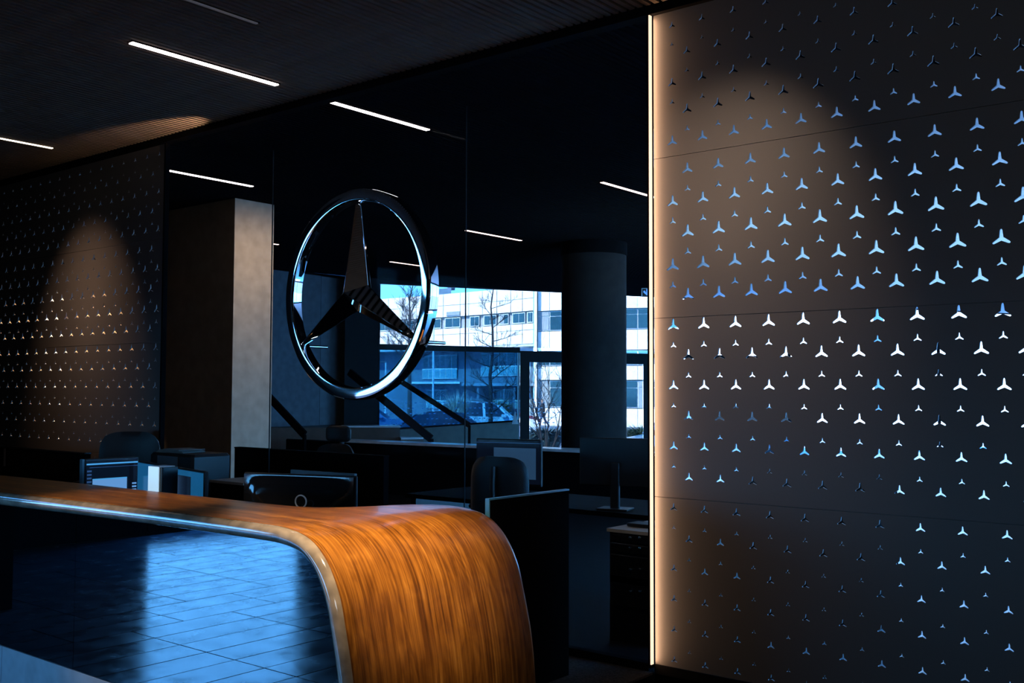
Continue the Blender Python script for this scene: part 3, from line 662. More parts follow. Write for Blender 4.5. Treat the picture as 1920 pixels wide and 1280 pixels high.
# second screen pair: blue screen, white slim box in front
def px_panel(px0, px1, pyt, Y0, Y1): return on_y(px0, pyt, Y0), on_y(px1, pyt, Y1)
S_SKY = mat('blue_lit_screen', (.02, .05, .1), .12, emit=(.008, .105, .26), estr=.75)
a, b = Vector(on_y(258, 869, 3.98)), Vector(on_y(383, 878, 3.72))
mu = Vector((b.x-a.x, b.y-a.y, 0)); wd = mu.length; yw = math.atan2(mu.y, mu.x)
ctr = Vector(((a.x+b.x)/2, (a.y+b.y)/2, (a.z+b.z)/2-.18))
t, Rm = monitor('desktop_monitor', 'monitor glowing plain blue, partly behind the white slim box', ctr, yw, wd, .36, WZ, 'staff monitors', S_SKY)
scr('dark_taskbar', -.48, .48, -.17, -.035, S_DARK); scr('horizon_line', -.48, .48, -.035, -.022, S_LINE)
scr('dark_shape', .13, .33, -.035, .135, S_DARK); scr('glow_patch', .18, .40, -.10, -.045, S_DIM)  # dark shape and dim patch laid over the blue screen
a, b = Vector(on_y(278, 873, 3.62)), Vector(on_y(297.5, 874, 3.62))
bx = thing('slim_white_box', 'white slim upright box with an added glowing face, in front of the blue monitor', 'display', ((a.x+b.x)/2, 3.68, WZ))
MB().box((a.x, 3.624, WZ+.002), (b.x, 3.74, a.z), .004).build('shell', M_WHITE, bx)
MB().box((a.x+.001, 3.62, WZ+.03), (b.x-.001, 3.6235, a.z-.002)).build('glow_face', mat('white_glow_face', (.8, .85, .9), .4, emit=(.52, .78, 1), estr=.85), bx)  # box is no lamp; its brightness is put in as glow
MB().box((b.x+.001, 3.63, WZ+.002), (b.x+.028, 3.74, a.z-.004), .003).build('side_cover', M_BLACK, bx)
# printer with papers on top
a, b = on_y(300, 846, 4.45), on_y(380, 872, 4.45)
pr_ = thing('office_printer', 'black office printer with papers on it, in front of the dark pillar wall', 'printer', ((a.x+b.x)/2, 4.5, WZ))
MB().box((a.x, 4.36, WZ-.1), (b.x, 4.7, a.z), .02).build('body', M_PLASTIC, pr_)
MB().box((a.x+.12, 4.352, a.z-.11), (b.x-.17, 4.359, a.z-.02), .003).build('front_panel', M_GREY, pr_)
MB().box((a.x+.06, 4.34, a.z-.135), (b.x-.01, 4.357, a.z-.128)).build('tray_edge', M_SILVER, pr_)
for k in range(4): MB().obox(((a.x+b.x)/2-.06+random.uniform(-.03, .03), 4.5, a.z+.004+k*.007), (.30-.02*k, .21, .005), Matrix.Rotation(random.uniform(-.15, .15), 3, 'Z')).build('paper', mat('grey_paper', (.16, .15, .14), .8), pr_)
stn = MB(); stn.box((a.x-.05, 4.30, 0), (b.x+.05, 4.72, WZ-.102)); o = stn.build('printer_stand', M_MATTE); tag(o, 'black cabinet carrying the office printer', 'cabinet')
# beige topped cabinet
a, b = on_y(395, 899, 4.40), on_y(441, 897, 4.40)
cb = thing('side_cabinet', 'black side cabinet with a beige top, below the lit pillar edge', 'cabinet', ((a.x+b.x)/2, 4.5, 0))
MB().box((a.x, 4.40, 0), (b.x+.1, 4.72, a.z-.02)).build('body', M_MATTE, cb)
MB().box((a.x-.005, 4.395, a.z-.018), (b.x+.1, 4.73, a.z)).build('top', mat('beige_top', (.34, .29, .24), .6), cb)
# black partition block right of the pillar
a, b = on_y(440, 840, 5.3), on_y(720, 832, 5.3)
tb = thing('black_partition', 'tall black office partition behind the glass, right of the lit pillar', 'partition', ((a.x+b.x)/2, 5.33, 0))
MB().box((a.x, 5.3, 0), (b.x, 5.35, a.z)).build('board', M_MATTE, tb)
MB().box((a.x, 5.295, a.z+.001), (b.x, 5.355, a.z+.012)).build('cap', M_MATTE, tb)
# glossy monitor back with ring badge
def bulge_back(name, m, parent, c, wd, ht, depth, R):
    mb = MB(); N, K = 28, 20; vs = []
    for j in range(K+1):
        for i in range(N+1):
            u, v = i/N*2-1, j/K*2-1
            e = max(0, 1-(abs(u)/.92)**3.0)*max(0, 1-(abs(v)/.90)**3.0)
            g = math.exp(-((u/.62)**2+((v+.05)/.55)**2)*1.2)
            d = -.012-.020*min(1, e*3)-depth*g*min(1, e*2)
            vs.append(Vector(c)+R@Vector((u*wd/2, d, v*ht/2)))
    fs = [(j*(N+1)+i, j*(N+1)+i+1, (j+1)*(N+1)+i+1, (j+1)*(N+1)+i) for j in range(K) for i in range(N)]
    mb.add(vs, fs, True); return mb.build(name, m, parent, 60)
a, b = Vector(on_y(457, 893, 3.66)), Vector(on_y(668, 884, 3.90))
mu = Vector((b.x-a.x, b.y-a.y, 0)); wd = mu.length; yw = math.atan2(mu.y, mu.x); Rm = Matrix.Rotation(yw, 3, 'Z')
ctr = Vector(((a.x+b.x)/2, (a.y+b.y)/2, (a.z+b.z)/2-.20))
t = thing('desktop_monitor', 'glossy black monitor seen from behind, with a white ring badge on its curved back', 'monitor', (ctr.x, ctr.y, WZ), 'staff monitors')
MB().obox(ctr+Rm@Vector((0, .012, 0)), (wd, .024, .40), Rm, .008).build('bezel', M_PLASTIC, t)
bulge_back('back_shell', M_GLOSSB, t, ctr, wd-.02, .385, .055, Rm)
MB().obox(ctr+Rm@Vector((0, .027, .0)), (wd-.02, .006, .37), Rm).build('screen', M_GLOSSB, t)
p = Vector(on_y(564, 940, 3.70))
rg = MB(); N = 32
rc_ = Vector((p.x, p.y, p.z)); path = [rc_+Rm@Vector((.034*cos(2*pi*k/N), 0, .034*sin(2*pi*k/N))) for k in range(N+1)]
rg.tube(path, .0042, 8, False); rg.build('ring_badge', M_WHITE, t)
MB().obox(ctr+Rm@Vector((0, .0, -.2-(ctr.z-.2-WZ)/2)), (.09, .05, max(.02, ctr.z-.2-WZ)), Rm).build('neck', M_PLASTIC, t)
a = Vector(on_y(545, 880, 4.05)); b = Vector(on_y(664, 888, 4.02)); ht = .12
sb = thing('document_tray', 'dark grey tilted panel just above the monitor with the ring badge', 'tray', ((a.x+b.x)/2, 4.05, WZ))
MB().prism([a, b, Vector((b.x, b.y, WZ)), Vector((a.x, a.y, WZ))], (0.0, .02, 0)).build('panel', mat('satin_dark_grey', (.05, .05, .055), .4), sb)
# office chairs
def chair(label, c, yaw, z0, head=True, h=.0):
    t = thing('office_chair', label, 'chair', (c[0], c[1], 0), 'black office chairs')
    R = Matrix.Rotation(yaw, 3, 'Z'); o = Vector((c[0], c[1], 0))
    def P(x, y, z): return o+R@Vector((x, y, z+h))
    def cushion(name, w2, hh, zc, yb, dep, curve, m):
        mb = MB(); N, K = 14, 12; front = []; back = []
        for j in range(K+1):
            for i in range(N+1):
                u, v = i/N*2-1, j/K*2-1
                sx = (abs(u)**1)*(1 if u >= 0 else -1); sq = (1-abs(v)**5*.18)
                x = w2*sx*sq; z = zc+hh*v*(1-abs(u)**4*.14)
                edge = (1-abs(u)**6)*(1-abs(v)**6)
                y = yb-curve*u*u
                front.append(P(x, y-dep*(.25+.75*edge), z)); back.append(P(x, y+dep*(.25+.5*edge), z))
        n = (N+1)*(K+1); fs = []
        for j in range(K):
            for i in range(N):
                a = j*(N+1)+i; fs += [(a, a+1, a+N+2, a+N+1), (n+a, n+a+N+1, n+a+N+2, n+a+1)]
        for i in range(N): fs += [(i+1, i, n+i, n+i+1), (K*(N+1)+i, K*(N+1)+i+1, n+K*(N+1)+i+1, n+K*(N+1)+i)]
        for j in range(K): a = j*(N+1); b = a+N+1; fs += [(a, b, n+b, n+a), (b+N, a+N, n+a+N, n+b+N)]
        mb.add(front+back, fs, True); return mb.build(name, m, t, 70)
    cushion('backrest', .24, .27, .84, .22, .035, .05, M_LEATH)
    if head: cushion('headrest', .15, .075, 1.20, .24, .03, .03, M_LEATH)
    s = MB(); s.obox(P(0, -.02, .48), (.50, .48, .09), R, .035); s.build('seat', M_LEATH, t)
    for sx in (-1, 1):
        q = [P(sx*.27, .12, .50), P(sx*.30, .10, .62), P(sx*.30, .0, .70), P(sx*.29, -.16, .71)]
        ar_ = MB().tube(q, .016, 8).build('armrest', M_SILVER, t)
        MB().obox(P(sx*.29, -.05, .725), (.07, .26, .03), R, .012).build('arm_pad', M_PLASTIC, ar_)
    MB().tube([P(0, .24, .56), P(0, .27, .9), P(0, .26, 1.14 if head else 1.04)], .02, 8).build('back_spine', M_PLASTIC, t)
    MB().tube([P(0, 0, .12-h), P(0, 0, .44)], .028, 10).build('gas_column', M_SILVER, t)
    for k in range(5):
        aa = 2*pi*k/5; e = P(.30*cos(aa), .30*sin(aa), .075-h)
        lg = MB().tube([P(0, 0, .12-h), e], [.028, .018], 8).build('leg', M_PLASTIC, t)
        MB().lathe((e.x, e.y, .032), [(0, -.02), (.032, -.02), (.032, .02), (0, .02)], 12, 'X').build('caster', M_PLASTIC, lg)
    return t
c = on_y(238, 840, 4.44); chair('black leather chair with a chrome arm, before the left star screen', (c.x, c.y-.03), .75, 0, False, .05)
c = on_y(604, 840, 6.15); chair('black chair silhouette with headrest, behind the glass under the emblem', (c.x, c.y), .1, 0, True, -.10)
c = on_y(975, 870, 6.0); chair('black chair in front of the lit monitor, behind the glass', (c.x, c.y-.1), .15+pi, 0, False, -.08)
# right monitors behind the glass
c = Vector(on_y(953, 862, 6.9)); S_NAVY = mat('navy_screen_window', (.02, .05, .1), .15, emit=(.022, .060, .125), estr=.75)
od = thing('office_desk', 'black office desk behind the glass carrying two monitors', 'desk', (-5.2, 6.9, 0))
MB().box((-6.3, 6.35, .58), (-3.55, 7.25, .615)).build('desk_top', M_MATTE, od)
for x in (-6.25, -3.6): MB().box((x-.03, 6.4, 0), (x+.03, 7.2, .578)).build('leg', M_BLACK, od)
wd = .62
ctr = Vector((c.x, 6.9, c.z-.02)); t, Rm = monitor('desktop_monitor', 'monitor with a dim blue screen behind the glass, facing the camera', ctr, .25, wd, .40, .616, 'staff monitors', S_DARK)
scr('open_window', -.22, .42, -.14, .125, S_NAVY); scr('side_pane', -.46, -.23, -.18, -.08, S_NAVY); scr('title_bar', -.5, .5, .165, .169, S_DIM)
c = Vector(on_y(1136, 865, 6.4)); ctr = Vector((c.x, 6.55, c.z-.01)); monitor('desktop_monitor', 'black monitor seen from behind, in front of the round column', ctr, pi+.25, .58, .36, .616, 'staff monitors')
# drawer pedestal
a, b = on_y(1140, 990, 5.25), on_y(1232, 995, 5.25)
pd = thing('drawer_pedestal', 'black drawer unit with paired bright knobs, left of the right star screen', 'cabinet', ((a.x+b.x)/2, 5.5, 0))
MB().box((a.x, 5.27, 0), (b.x, 5.75, a.z-.022)).build('body', M_BLACK, pd)
MB().box((a.x-.01, 5.25, a.z-.02), (b.x+.01, 5.76, a.z)).build('top', mat('beige_top', (.34, .29, .24), .6), pd)
M_KNOB = mat('bright_steel_knob', (.9, .88, .84), .15, metal=1)
for py, h in ((1008, .05), (1027, .055), (1067, .17), (1108, .18)):
    z = on_y(1190, py, 5.25).z
    dr = MB().box((a.x+.012, 5.255, z-h/2-.01), (b.x-.012, 5.269, z+h/2-.012), .004).build('drawer', M_BLACK, pd)
    for px in (1181, 1199):
        q = on_y(px, py, 5.24); MB().lathe((q.x, 5.235, q.z), [(0, 0), (.007, .002), (.009, .008), (.005, .014), (.004, .021)], 12, 'Y').build('knob', M_KNOB, dr)
a = on_y(1190, 986, 5.4); bk = MB().obox((a.x+.04, 5.45, a.z+.008), (.18, .13, .018), None, .004).build('notebook', M_BLACK); tag(bk, 'thin dark notebook lying on the drawer unit', 'notebook')
# desk edge seen between screen and drawer unit
# dark cupboards behind the right star screen
cbz = thing('storage_cupboard', 'dark storage cupboard seen through the lower star cutouts', 'cabinet', (-2.7, 6.6, .01))
MB().box((-3.1, 6.3, 0.01), (-2.3, 6.9, 1.0)).build('body', M_MATTE, cbz)
MB().box((-3.12, 6.28, 1.001), (-2.28, 6.92, 1.025)).build('top', M_MATTE, cbz)
for x in (-3.09, -2.695): MB().box((x, 6.285, .06), (x+.385, 6.299, .99), .003).build('door', M_BLACK, cbz)
# ------------------------------------------------------------------ outside
GZ = -.70
F2 = Vector((-sin(YAW), cos(YAW), 0)); R2 = Vector((cos(YAW), sin(YAW), 0)); UP = Vector((0, 0, 1))
gr = bpy.data.objects.new('ground', None)
c = F2*75
g = MB(); g.prism([Vector((c.x, c.y, GZ-.2))+R2*a+F2*b for a, b in ((-140, -90), (140, -90), (140, 120), (-140, 120))], (0, 0, .2))
COL.objects.unlink(gr) if gr.name in COL.objects else None
bpy.data.objects.remove(gr)
tag(g.build('ground', mat('grey_asphalt', (.16, .18, .20), .9, vscale=.8, var=.2)), kind='structure')
def gpt(px, D, z=GZ):
    p = at(px, 733, D); return Vector((p.x, p.y, z))
M_WHITEP = mat('white_facade_panel', (.80, .79, .76), .6, var=.03, vscale=.5)
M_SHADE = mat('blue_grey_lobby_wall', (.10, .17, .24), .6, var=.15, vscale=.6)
M_PANE = mat('dark_blue_pane', (.015, .06, .09), .08, spec=.9)
M_WFR = mat('white_window_frame', (.62, .68, .70), .5)
M_BLIND = mat('grey_blind', (.28, .33, .36), .7)
def fpt(px, z, off=0):
    D = lerp_tab([(500, 86), (640, 79), (740, 75.5), (815, 73), (900, 70), (1000, 66), (1100, 64), (1300, 62), (2300, 60)], px)+off
    return gpt(px, D, z)
def fslab(mb, pa, pb, z0, z1, o0, o1):
    return mb.prism([fpt(pa, z0, o0), fpt(pb, z0, o0), fpt(pb, z0, o1), fpt(pa, z0, o1)], (0, 0, z1-z0))
bl = thing('office_building', 'white panelled building with a curved front across the street, seen through the window', 'building', gpt(900, 72))
joints = [640, 670, 700, 727, 753, 779, 804, 830, 862, 878, 904, 931, 957, 979, 1000]
f = MB()
for a, b in zip(joints, joints[1:]): fslab(f, a, b, 4.45, 8.25, .35, 4)
f.build('wall', mat('facade_backing', (.35, .38, .40), .8), bl)
for a, b in zip(joints, joints[1:]):
    for z0, z1 in ((7.50, 8.30), (6.68, 7.47), (5.45, 5.84), (4.55, 5.42)):
        fslab(MB(), a+.45, b-.45, z0, z1, 0, .3).build('facade_panel', M_WHITEP, bl)
for a, b, m in ((645, 690, 0), (706, 735, 0), (748, 775, 0), (797, 826, 1), (833, 862, 0), (880, 898, 0), (906, 930, 0), (935, 953, 1), (960, 984, 0), (988, 999, 0)):
    w_ = fslab(MB(), a, b, 5.90, 6.60, .10, .34).build('window', M_WFR, bl)
    fslab(MB(), a+1.4, (a+b)/2-.4, 5.97, 6.55, .06, .12).build('pane', M_BLIND if m else M_PANE, w_); fslab(MB(), (a+b)/2+.4, b-1.4, 5.97, 6.55, .06, .12).build('pane', M_PANE, w_)
fslab(MB(), 836, 861, 6.75, 7.02, -.12, 0).build('vent_grille', M_BLIND, bl)
f = MB()
for a, b in zip(joints, joints[1:]): fslab(f, a, b, 4.36, 4.50, -.35, 4)
f.build('eave', mat('pale_eave', (.6, .66, .70), .6), bl)
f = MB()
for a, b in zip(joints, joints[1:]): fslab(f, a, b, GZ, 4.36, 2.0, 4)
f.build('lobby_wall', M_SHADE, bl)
for a, b, z0, z1, k in ((792, 857, 2.35, 4.05, 6), (902, 982, 2.5, 4.1, 5), (800, 838, .2, 1.55, 3), (925, 980, .3, 1.6, 4)):
    w_ = fslab(MB(), a, b, z0, z1, 1.86, 2.0).build('window', M_WFR, bl)
    for q in range(k):
        x0, x1 = a+(b-a)*q/k, a+(b-a)*(q+1)/k
        zm = z0+(z1-z0)*.42
        fslab(MB(), x0+.7, x1-.7, z0+.06, zm-.04, 1.80, 1.88).build('pane', mat('pale_blue_pane', (.12, .30, .36), .12, spec=.8), w_)
        fslab(MB(), x0+.7, x1-.7, zm+.04, z1-.06, 1.80, 1.88).build('pane', M_PANE, w_)
f = MB(); fslab(f, 770, 862, 1.98, 2.12, .2, 2.0); f.build('canopy', M_WFR, bl)
f = MB(); fslab(f, 862, 1000, 1.82, 2.0, .5, 2.0); f.build('canopy', mat('blue_grey_canopy', (.2, .3, .38), .5), bl)
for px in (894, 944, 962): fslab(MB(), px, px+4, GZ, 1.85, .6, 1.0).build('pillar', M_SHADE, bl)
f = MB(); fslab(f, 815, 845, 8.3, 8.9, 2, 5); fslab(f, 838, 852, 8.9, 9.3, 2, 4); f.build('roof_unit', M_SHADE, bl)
# right block
b2 = thing('office_building', 'white block with large blue windows across the street, right of the curved front', 'building', gpt(1150, 64))
fslab(MB(), 1001, 1950, GZ, 9.5, .3, 8).build('wall', mat('facade_backing', (.35, .38, .40), .8), b2)
fslab(MB(), 1001, 1006.5, GZ, 9.5, -.5, .3).build('pilaster', M_WHITEP, b2)
for k in range(24):
    a = 1008+k*22.0+ (k*k*.18); b = 1008+(k+1)*22.0+((k+1)**2*.18)
    for z0, z1 in ((6.62, 9.4), (4.05, 5.28), (2.2, 3.05), (GZ, .42)):
        fslab(MB(), a+.3, b-.3, z0, z1, 0, .28).build('facade_panel', M_WHITEP, b2)
    if k >= 11:
        for z0, z1 in ((5.30, 6.60), (3.07, 4.03), (.44, 2.18)): fslab(MB(), a+.3, b-.3, z0, z1, 0, .28).build('facade_panel', M_WHITEP, b2)
        continue
    for z0, z1, bl_ in ((5.33, 6.58, k in (0, 3, 6)), (3.1, 4.0, False), (.47, 2.15, k % 2 == 0)):
        w_ = fslab(MB(), a+.2, b-.2, z0, z1, .14, .29).build('window', M_WFR, b2)
        zs = z1-(z1-z0)*.26
        fslab(MB(), a+1.2, b-1.2, z0+.06, zs-.03, .08, .15).build('pane', M_BLIND if bl_ else M_PANE, w_)
        fslab(MB(), a+1.2, b-1.2, zs+.03, z1-.05, .08, .15).build('pane', M_BLIND if bl_ else M_PANE, w_)
# pale side building on the left
sbd = thing('side_building', 'pale blue-grey building wall at the left end of the window view', 'building', gpt(700, 92))
A, B = gpt(560, 100, GZ), gpt(766, 90, GZ)
MB().prism([A, B, B+F2*9, A+F2*9], (0, 0, 7.4)).build('wall', mat('pale_blue_render', (.42, .50, .55), .8), sbd)
for k in range(3):
    p0 = A+(B-A)*(.66+k*.10); p1 = A+(B-A)*(.72+k*.10)
    MB().prism([p0-F2*.1+UP*5.6, p1-F2*.1+UP*5.6, p1+F2*.1+UP*5.6, p0+F2*.1+UP*5.6], (0, 0, 1.1)).build('window', M_PANE, sbd)
MB().prism([A-F2*.3+UP*7.4, B-F2*.3+UP*7.4, B+F2*9+UP*7.4, A+F2*9+UP*7.4], (0, 0, .25)).build('roof_edge', M_WFR, sbd)
# terrace outside the doors and its planting
te = tag(MB().prism([wpt(800, GZ, .15), wpt(1900, GZ, .15), wpt(1900, GZ, 5.5), wpt(800, GZ, 5.5)], (0, 0, .62)).build('terrace', mat('pale_terrace_paving', (.30, .33, .36), .8)), kind='structure')
# trees
M_BARK = mat('dark_bark', (.018, .020, .024), .9); M_TWIG = mat('grey_twig', (.05, .05, .055), .9)
def tree(name, label, cat, base, height, rad, seed, levels=3, nb=7, spread=.9, trunk=.55, up=.5, flat=False, m=M_BARK, multi=0, group=None, twr=.35):
    rnd = random.Random(seed); t = thing(name, label, cat, base, group)
    tm, bm_, tw_ = MB(), MB(), MB()
    def branch(p, d, L, r, lev):
        n = 4 if lev < 2 else 3; pts = [p]; q = Vector(p); dd = Vector(d)
        for i in range(n):
            dd = (dd+Vector((rnd.uniform(-1, 1), rnd.uniform(-1, 1), rnd.uniform(-.4, .9)*(.3 if flat else 1)))*.17).normalized(); q = q+dd*L/n; pts.append(q.copy())
        rs = [r*(1-.75*i/n) for i in range(n+1)]
        (bm_ if lev == 0 else tw_).tube(pts, rs, 5 if lev == 0 else 3)
        if lev < levels-1:
            for k in range(nb if lev == 0 else max(3, nb-2)):
                u = rnd.uniform(.25, 1); i = min(n-1, int(u*n)); pp = pts[i]+(pts[i+1]-pts[i])*(u*n-i)
                ax = Vector((rnd.uniform(-1, 1), rnd.uniform(-1, 1), rnd.uniform(-.15, .8))).normalized()
                branch(pp, (dd*.75+ax*.8).normalized(), L*rnd.uniform(.35, .6), max(r*.45, .004), lev+1)
    base = Vector(base)
    if multi:
        for k in range(multi):
            a = 2*pi*k/multi+rnd.uniform(-.3, .3); d = Vector((cos(a)*spread, sin(a)*spread, 1)).normalized()
            branch(base+Vector((cos(a), sin(a), 0))*.06, d, height*rnd.uniform(.6, 1.0), rad, 0)
        tm.tube([base, base+UP*height*.12], [rad*2.2, rad*1.6], 7)
    else:
        pts = [base+UP*height*k/8+Vector((rnd.uniform(-1, 1), rnd.uniform(-1, 1), 0))*height*.0022*k for k in range(9)]
        tm.tube(pts, [rad*(1-.85*k/8) for k in range(9)], 8)
        nbr = int(nb*2.6)
        for k in range(nbr):
            u = 1-trunk+trunk*(k+.3)/nbr; i = min(7, int(u*8)); pp = pts[i]+(pts[i+1]-pts[i])*(u*8-i); a = k*2.4+rnd.uniform(-.4, .4)
            branch(pp, Vector((cos(a), sin(a), up*rnd.uniform(.4, 1.3))).normalized(), height*spread*(1.15-u*.8)*rnd.uniform(.7, 1.1)*.5, rad*twr*(1.2-u), 0)
    tm.build('trunk', m, t)
    tag(bm_.build('branches', m, t), kind='stuff')
    if tw_.v: tag(tw_.build('twigs', m, t), kind='stuff')
    return t
tree('bare_tree', 'slim bare tree in front of the curved white building, with level side branches', 'tree', gpt(921, 30), 5.3, .085, 3, 3, 8, .50, .72, .45, True)
tree('bare_tree', 'wide twiggy tree before the sky, seen through the right side of the ring emblem', 'tree', gpt(768, 60), 8.6, .16, 11, 3, 12, .55, .62, .9, False, M_TWIG)
tree('bare_shrub', 'leafless bush with upright twigs outside the glass door left of the round column', 'shrub', gpt(1024, 24.3, -.09), 2.3, .022, 5, 3, 6, .32, multi=7, m=M_BARK)
tree('bare_shrub', 'bare bush with dark twigs before the white car, left of the slim tree', 'shrub', gpt(888, 33), 1.9, .02, 8, 3, 5, .6, multi=8, m=M_TWIG)
tree('bare_shrub', 'low bare bush before the bonnet of the white car, right of the slim tree', 'shrub', gpt(948, 32), 1.35, .016, 15, 3, 5, .6, multi=8, m=M_TWIG)
def tuft(name, label, base, h, r, m, n, seed, cat='shrub', droop=.5):
    rnd = random.Random(seed); t = thing(name, label, cat, base); mb = MB(); base = Vector(base)
    for k in range(n):
        a = rnd.uniform(0, 2*pi); rr = r*sqrt(rnd.random())*.35; L = h*rnd.uniform(.6, 1.05)
        p0 = base+Vector((cos(a)*rr, sin(a)*rr, 0)); o = Vector((cos(a), sin(a), 0))*r*rnd.uniform(.3, 1.0)
        p1 = p0+o*.35+UP*L*.7; p2 = p0+o+UP*L*(1-droop*rnd.random()*.5); s = Vector((-sin(a), cos(a), 0))*.016
        mb.add([p0-s, p0+s, p1-s, p1+s, p2], [(0, 1, 3, 2), (2, 3, 4)])
    tag(mb.build('blades', m, t), kind='stuff'); return t
tuft('ornamental_grass', 'pale dry tuft of tall ornamental grass across the street, left of the slim tree', gpt(858, 43.4), 2.25, .70, mat('dry_grass', (.55, .50, .42), .9), 900, 2)
tuft('round_bush', 'wide olive and straw coloured bush behind the white car', gpt(930, 54), 1.85, 1.25, mat('olive_bush', (.16, .15, .08), .9), 1600, 4)
tuft('low_hedge', 'low bluish leafy hedge at the foot of the glass door', gpt(1022, 26.0, -.09), .78, .75, mat('blue_green_leaf', (.05, .10, .11), .8), 1100, 6, 'hedge', .9)
tuft('low_hedge', 'low hedge outside, right of the round column behind the blue car', gpt(1205, 40), 1.0, 1.2, mat('dark_green_leaf', (.03, .06, .03), .8), 700, 9, 'hedge', .9)
# lamp posts
def lamp_post(label, px, D, ytop, arm):
    b = gpt(px, D); h = at(px, ytop, D).z
    t = thing('street_lamp', label, 'street lamp', b)
    MB().tube([b, b+UP*.9], .075, 8).build('base_sleeve', M_WFR, t)
    MB().tube([b+UP*.9, Vector((b.x, b.y, h))], .045, 8).build('pole', M_WFR, t)
    if arm:
        MB().obox(Vector((b.x, b.y, h+.03))-R2*.17, (.42, .12, .07), Matrix.Rotation(YAW, 3, 'Z'), .02).build('lamp_head', M_GREY, t)
    else: MB().lathe((b.x, b.y, h), [(0, 0), (.05, 0), (.06, .1), (0, .16)], 10).build('cap', M_GREY, t)
lamp_post('tall pale post standing before the curved white building, right of the emblem', 812, 50, 585, False)
lamp_post('short pale street lamp with a flat head, beside the dark pillar', 723, 62, 679, True)
# cars
def car(label, c, L, W, Hh, colour, kind, yaw=YAW, flip=1):
    t = thing('car', label, 'car', c, 'parked cars'); R = Matrix.Rotation(yaw, 3, 'Z'); c = Vector(c)
    def P(x, y, z): return c+R@Vector((flip*x*L, y*W, z*Hh))
    body = [(-.5, .22), (-.49, .42), (-.46, .50), (-.30, .575), (-.20, .60), (.36, .62), (.46, .60), (.49, .48), (.5, .24), (.47, .17), (-.47, .16)]
    roof = {'sedan': [(-.22, .59), (-.07, .90), (.0, .975), (.16, 1.0), (.27, .95), (.42, .62)], 'suv': [(-.22, .59), (-.10, .90), (-.04, .975), (.20, 1.0), (.42, .95), (.475, .61)], 'van': [(-.36, .56), (-.20, .90), (-.12, .98), (.25, 1.0), (.46, .96), (.49, .61)]}[kind]
    def shell(name, prof, w0, w1, zz0, zz1, m, par):
        mb = MB(); n = len(prof)
        def y(z): return .5*(w0+(w1-w0)*max(0, min(1, (z-zz0)/(zz1-zz0))))
        vs = [P(x, -y(z), z) for x, z in prof]+[P(x, -y(z)*.86, z) for x, z in prof] if False else [P(x, -y(z), z) for x, z in prof]
        vs += [P(x, y(z), z) for x, z in prof]
        mb.add(vs, [tuple(range(n)), tuple(range(2*n-1, n-1, -1))]+[(i, n+i, n+(i+1) % n, (i+1) % n) for i in range(n)]); return mb.build(name, m, par)
    paint = mat(colour[0], colour[1], .25, spec=.7, coat=.8, var=.02)
    shell('body', body, 1.0, .96, .2, .6, paint, t)
    g = shell('cabin_glass', [(x*.985+.003, z*.985) for x, z in roof], .94, .74, .6, 1.0, mat('dark_car_glass', (.008, .012, .016), .05, spec=.9), t)
    rf = [p for p in roof if p[1] > .93]; k = MB()
    top = [(rf[0][0]-.02, rf[0][1]-.03)]+rf+[(rf[-1][0]+.015, rf[-1][1]-.03)]
    for (x0, z0), (x1, z1) in zip(top, top[1:]):
        k.add([P(x0, -.375, z0), P(x1, -.375, z1), P(x1, .375, z1), P(x0, .375, z0), P(x0, -.375, z0-.02), P(x1, -.375, z1-.02), P(x1, .375, z1-.02), P(x0, .375, z0-.02)], [(0, 1, 2, 3), (7, 6, 5, 4), (0, 4, 5, 1), (3, 2, 6, 7), (0, 3, 7, 4), (1, 5, 6, 2)])
    k.build('roof', paint, t)
    for x0 in (0, 1, 2):   # pillars along the side
        i = [(roof[0], roof[1]), ((roof[0][0]+.24, .60), (roof[0][0]+.25, .96)), (roof[-1], roof[-2])][x0]
        for s in (-1, 1):
            (xa, za), (xb, zb) = i
            MB().prism([P(xa-.012, s*.472, za), P(xa+.012, s*.472, za), P(xb+.012, s*.385, zb), P(xb-.012, s*.385, zb)], R@Vector((0, s*.012, .0))).build('pillar', paint, t)
    rw = .21*Hh if kind != 'suv' else .23*Hh
    for x in (-.31, .30):
        for s in (-1, 1):
            q = P(x, s*.45, 0); q.z = c.z+rw; ax = R@Vector((0, s, 0))
            w_ = MB().tube([q-ax*.10, q+ax*.10], rw, 20).build('wheel', mat('tyre_rubber', (.012, .012, .013), .7), t)
            MB().tube([q+ax*.101, q+ax*.112], rw*.62, 14).build('rim', M_SILVER, w_)
    for s in (-1, 1):
        MB().obox(P(-.475, s*.36, .46), (.08*L*.5, .16*W, .07*Hh), R, .02).build('headlight', M_WHITE, t)
        MB().obox(P(.487, s*.38, .50), (.03*L, .12*W, .12*Hh), R, .01).build('tail_light', mat('red_tail_light', (.25, .01, .01), .3), t)
        MB().obox(P(-.17, s*.54, .63), (.05*L, .08*W, .07*Hh), R, .02).build('mirror', paint, t)
    return t
car('dark saloon car parked behind the stair rails', gpt(800, 36), 4.5, 1.8, 1.50, ('dark_blue_car_paint', (.012, .018, .035)), 'sedan', YAW+.12)
car('white estate car parked behind the slim tree', gpt(915, 47), 4.7, 1.9, 1.72, ('white_car_paint', (.60, .66, .70)), 'suv', YAW-.05, -1)
car('blue car with pale roof glimpsed beside the dark pillar', gpt(688, 48), 4.4, 1.8, 1.55, ('mid_blue_car_paint', (.05, .12, .25)), 'sedan', YAW, -1)
car('blue van nose right of the round column', gpt(1325, 27.5), 4.6, 1.85, 1.85, ('steel_blue_car_paint', (.06, .14, .26)), 'van', YAW-.1)
car('small red car tail left of the glass door bush', gpt(948, 58), 3.9, 1.7, 1.5, ('red_car_paint', (.09, .008, .014)), 'sedan', YAW, -1)
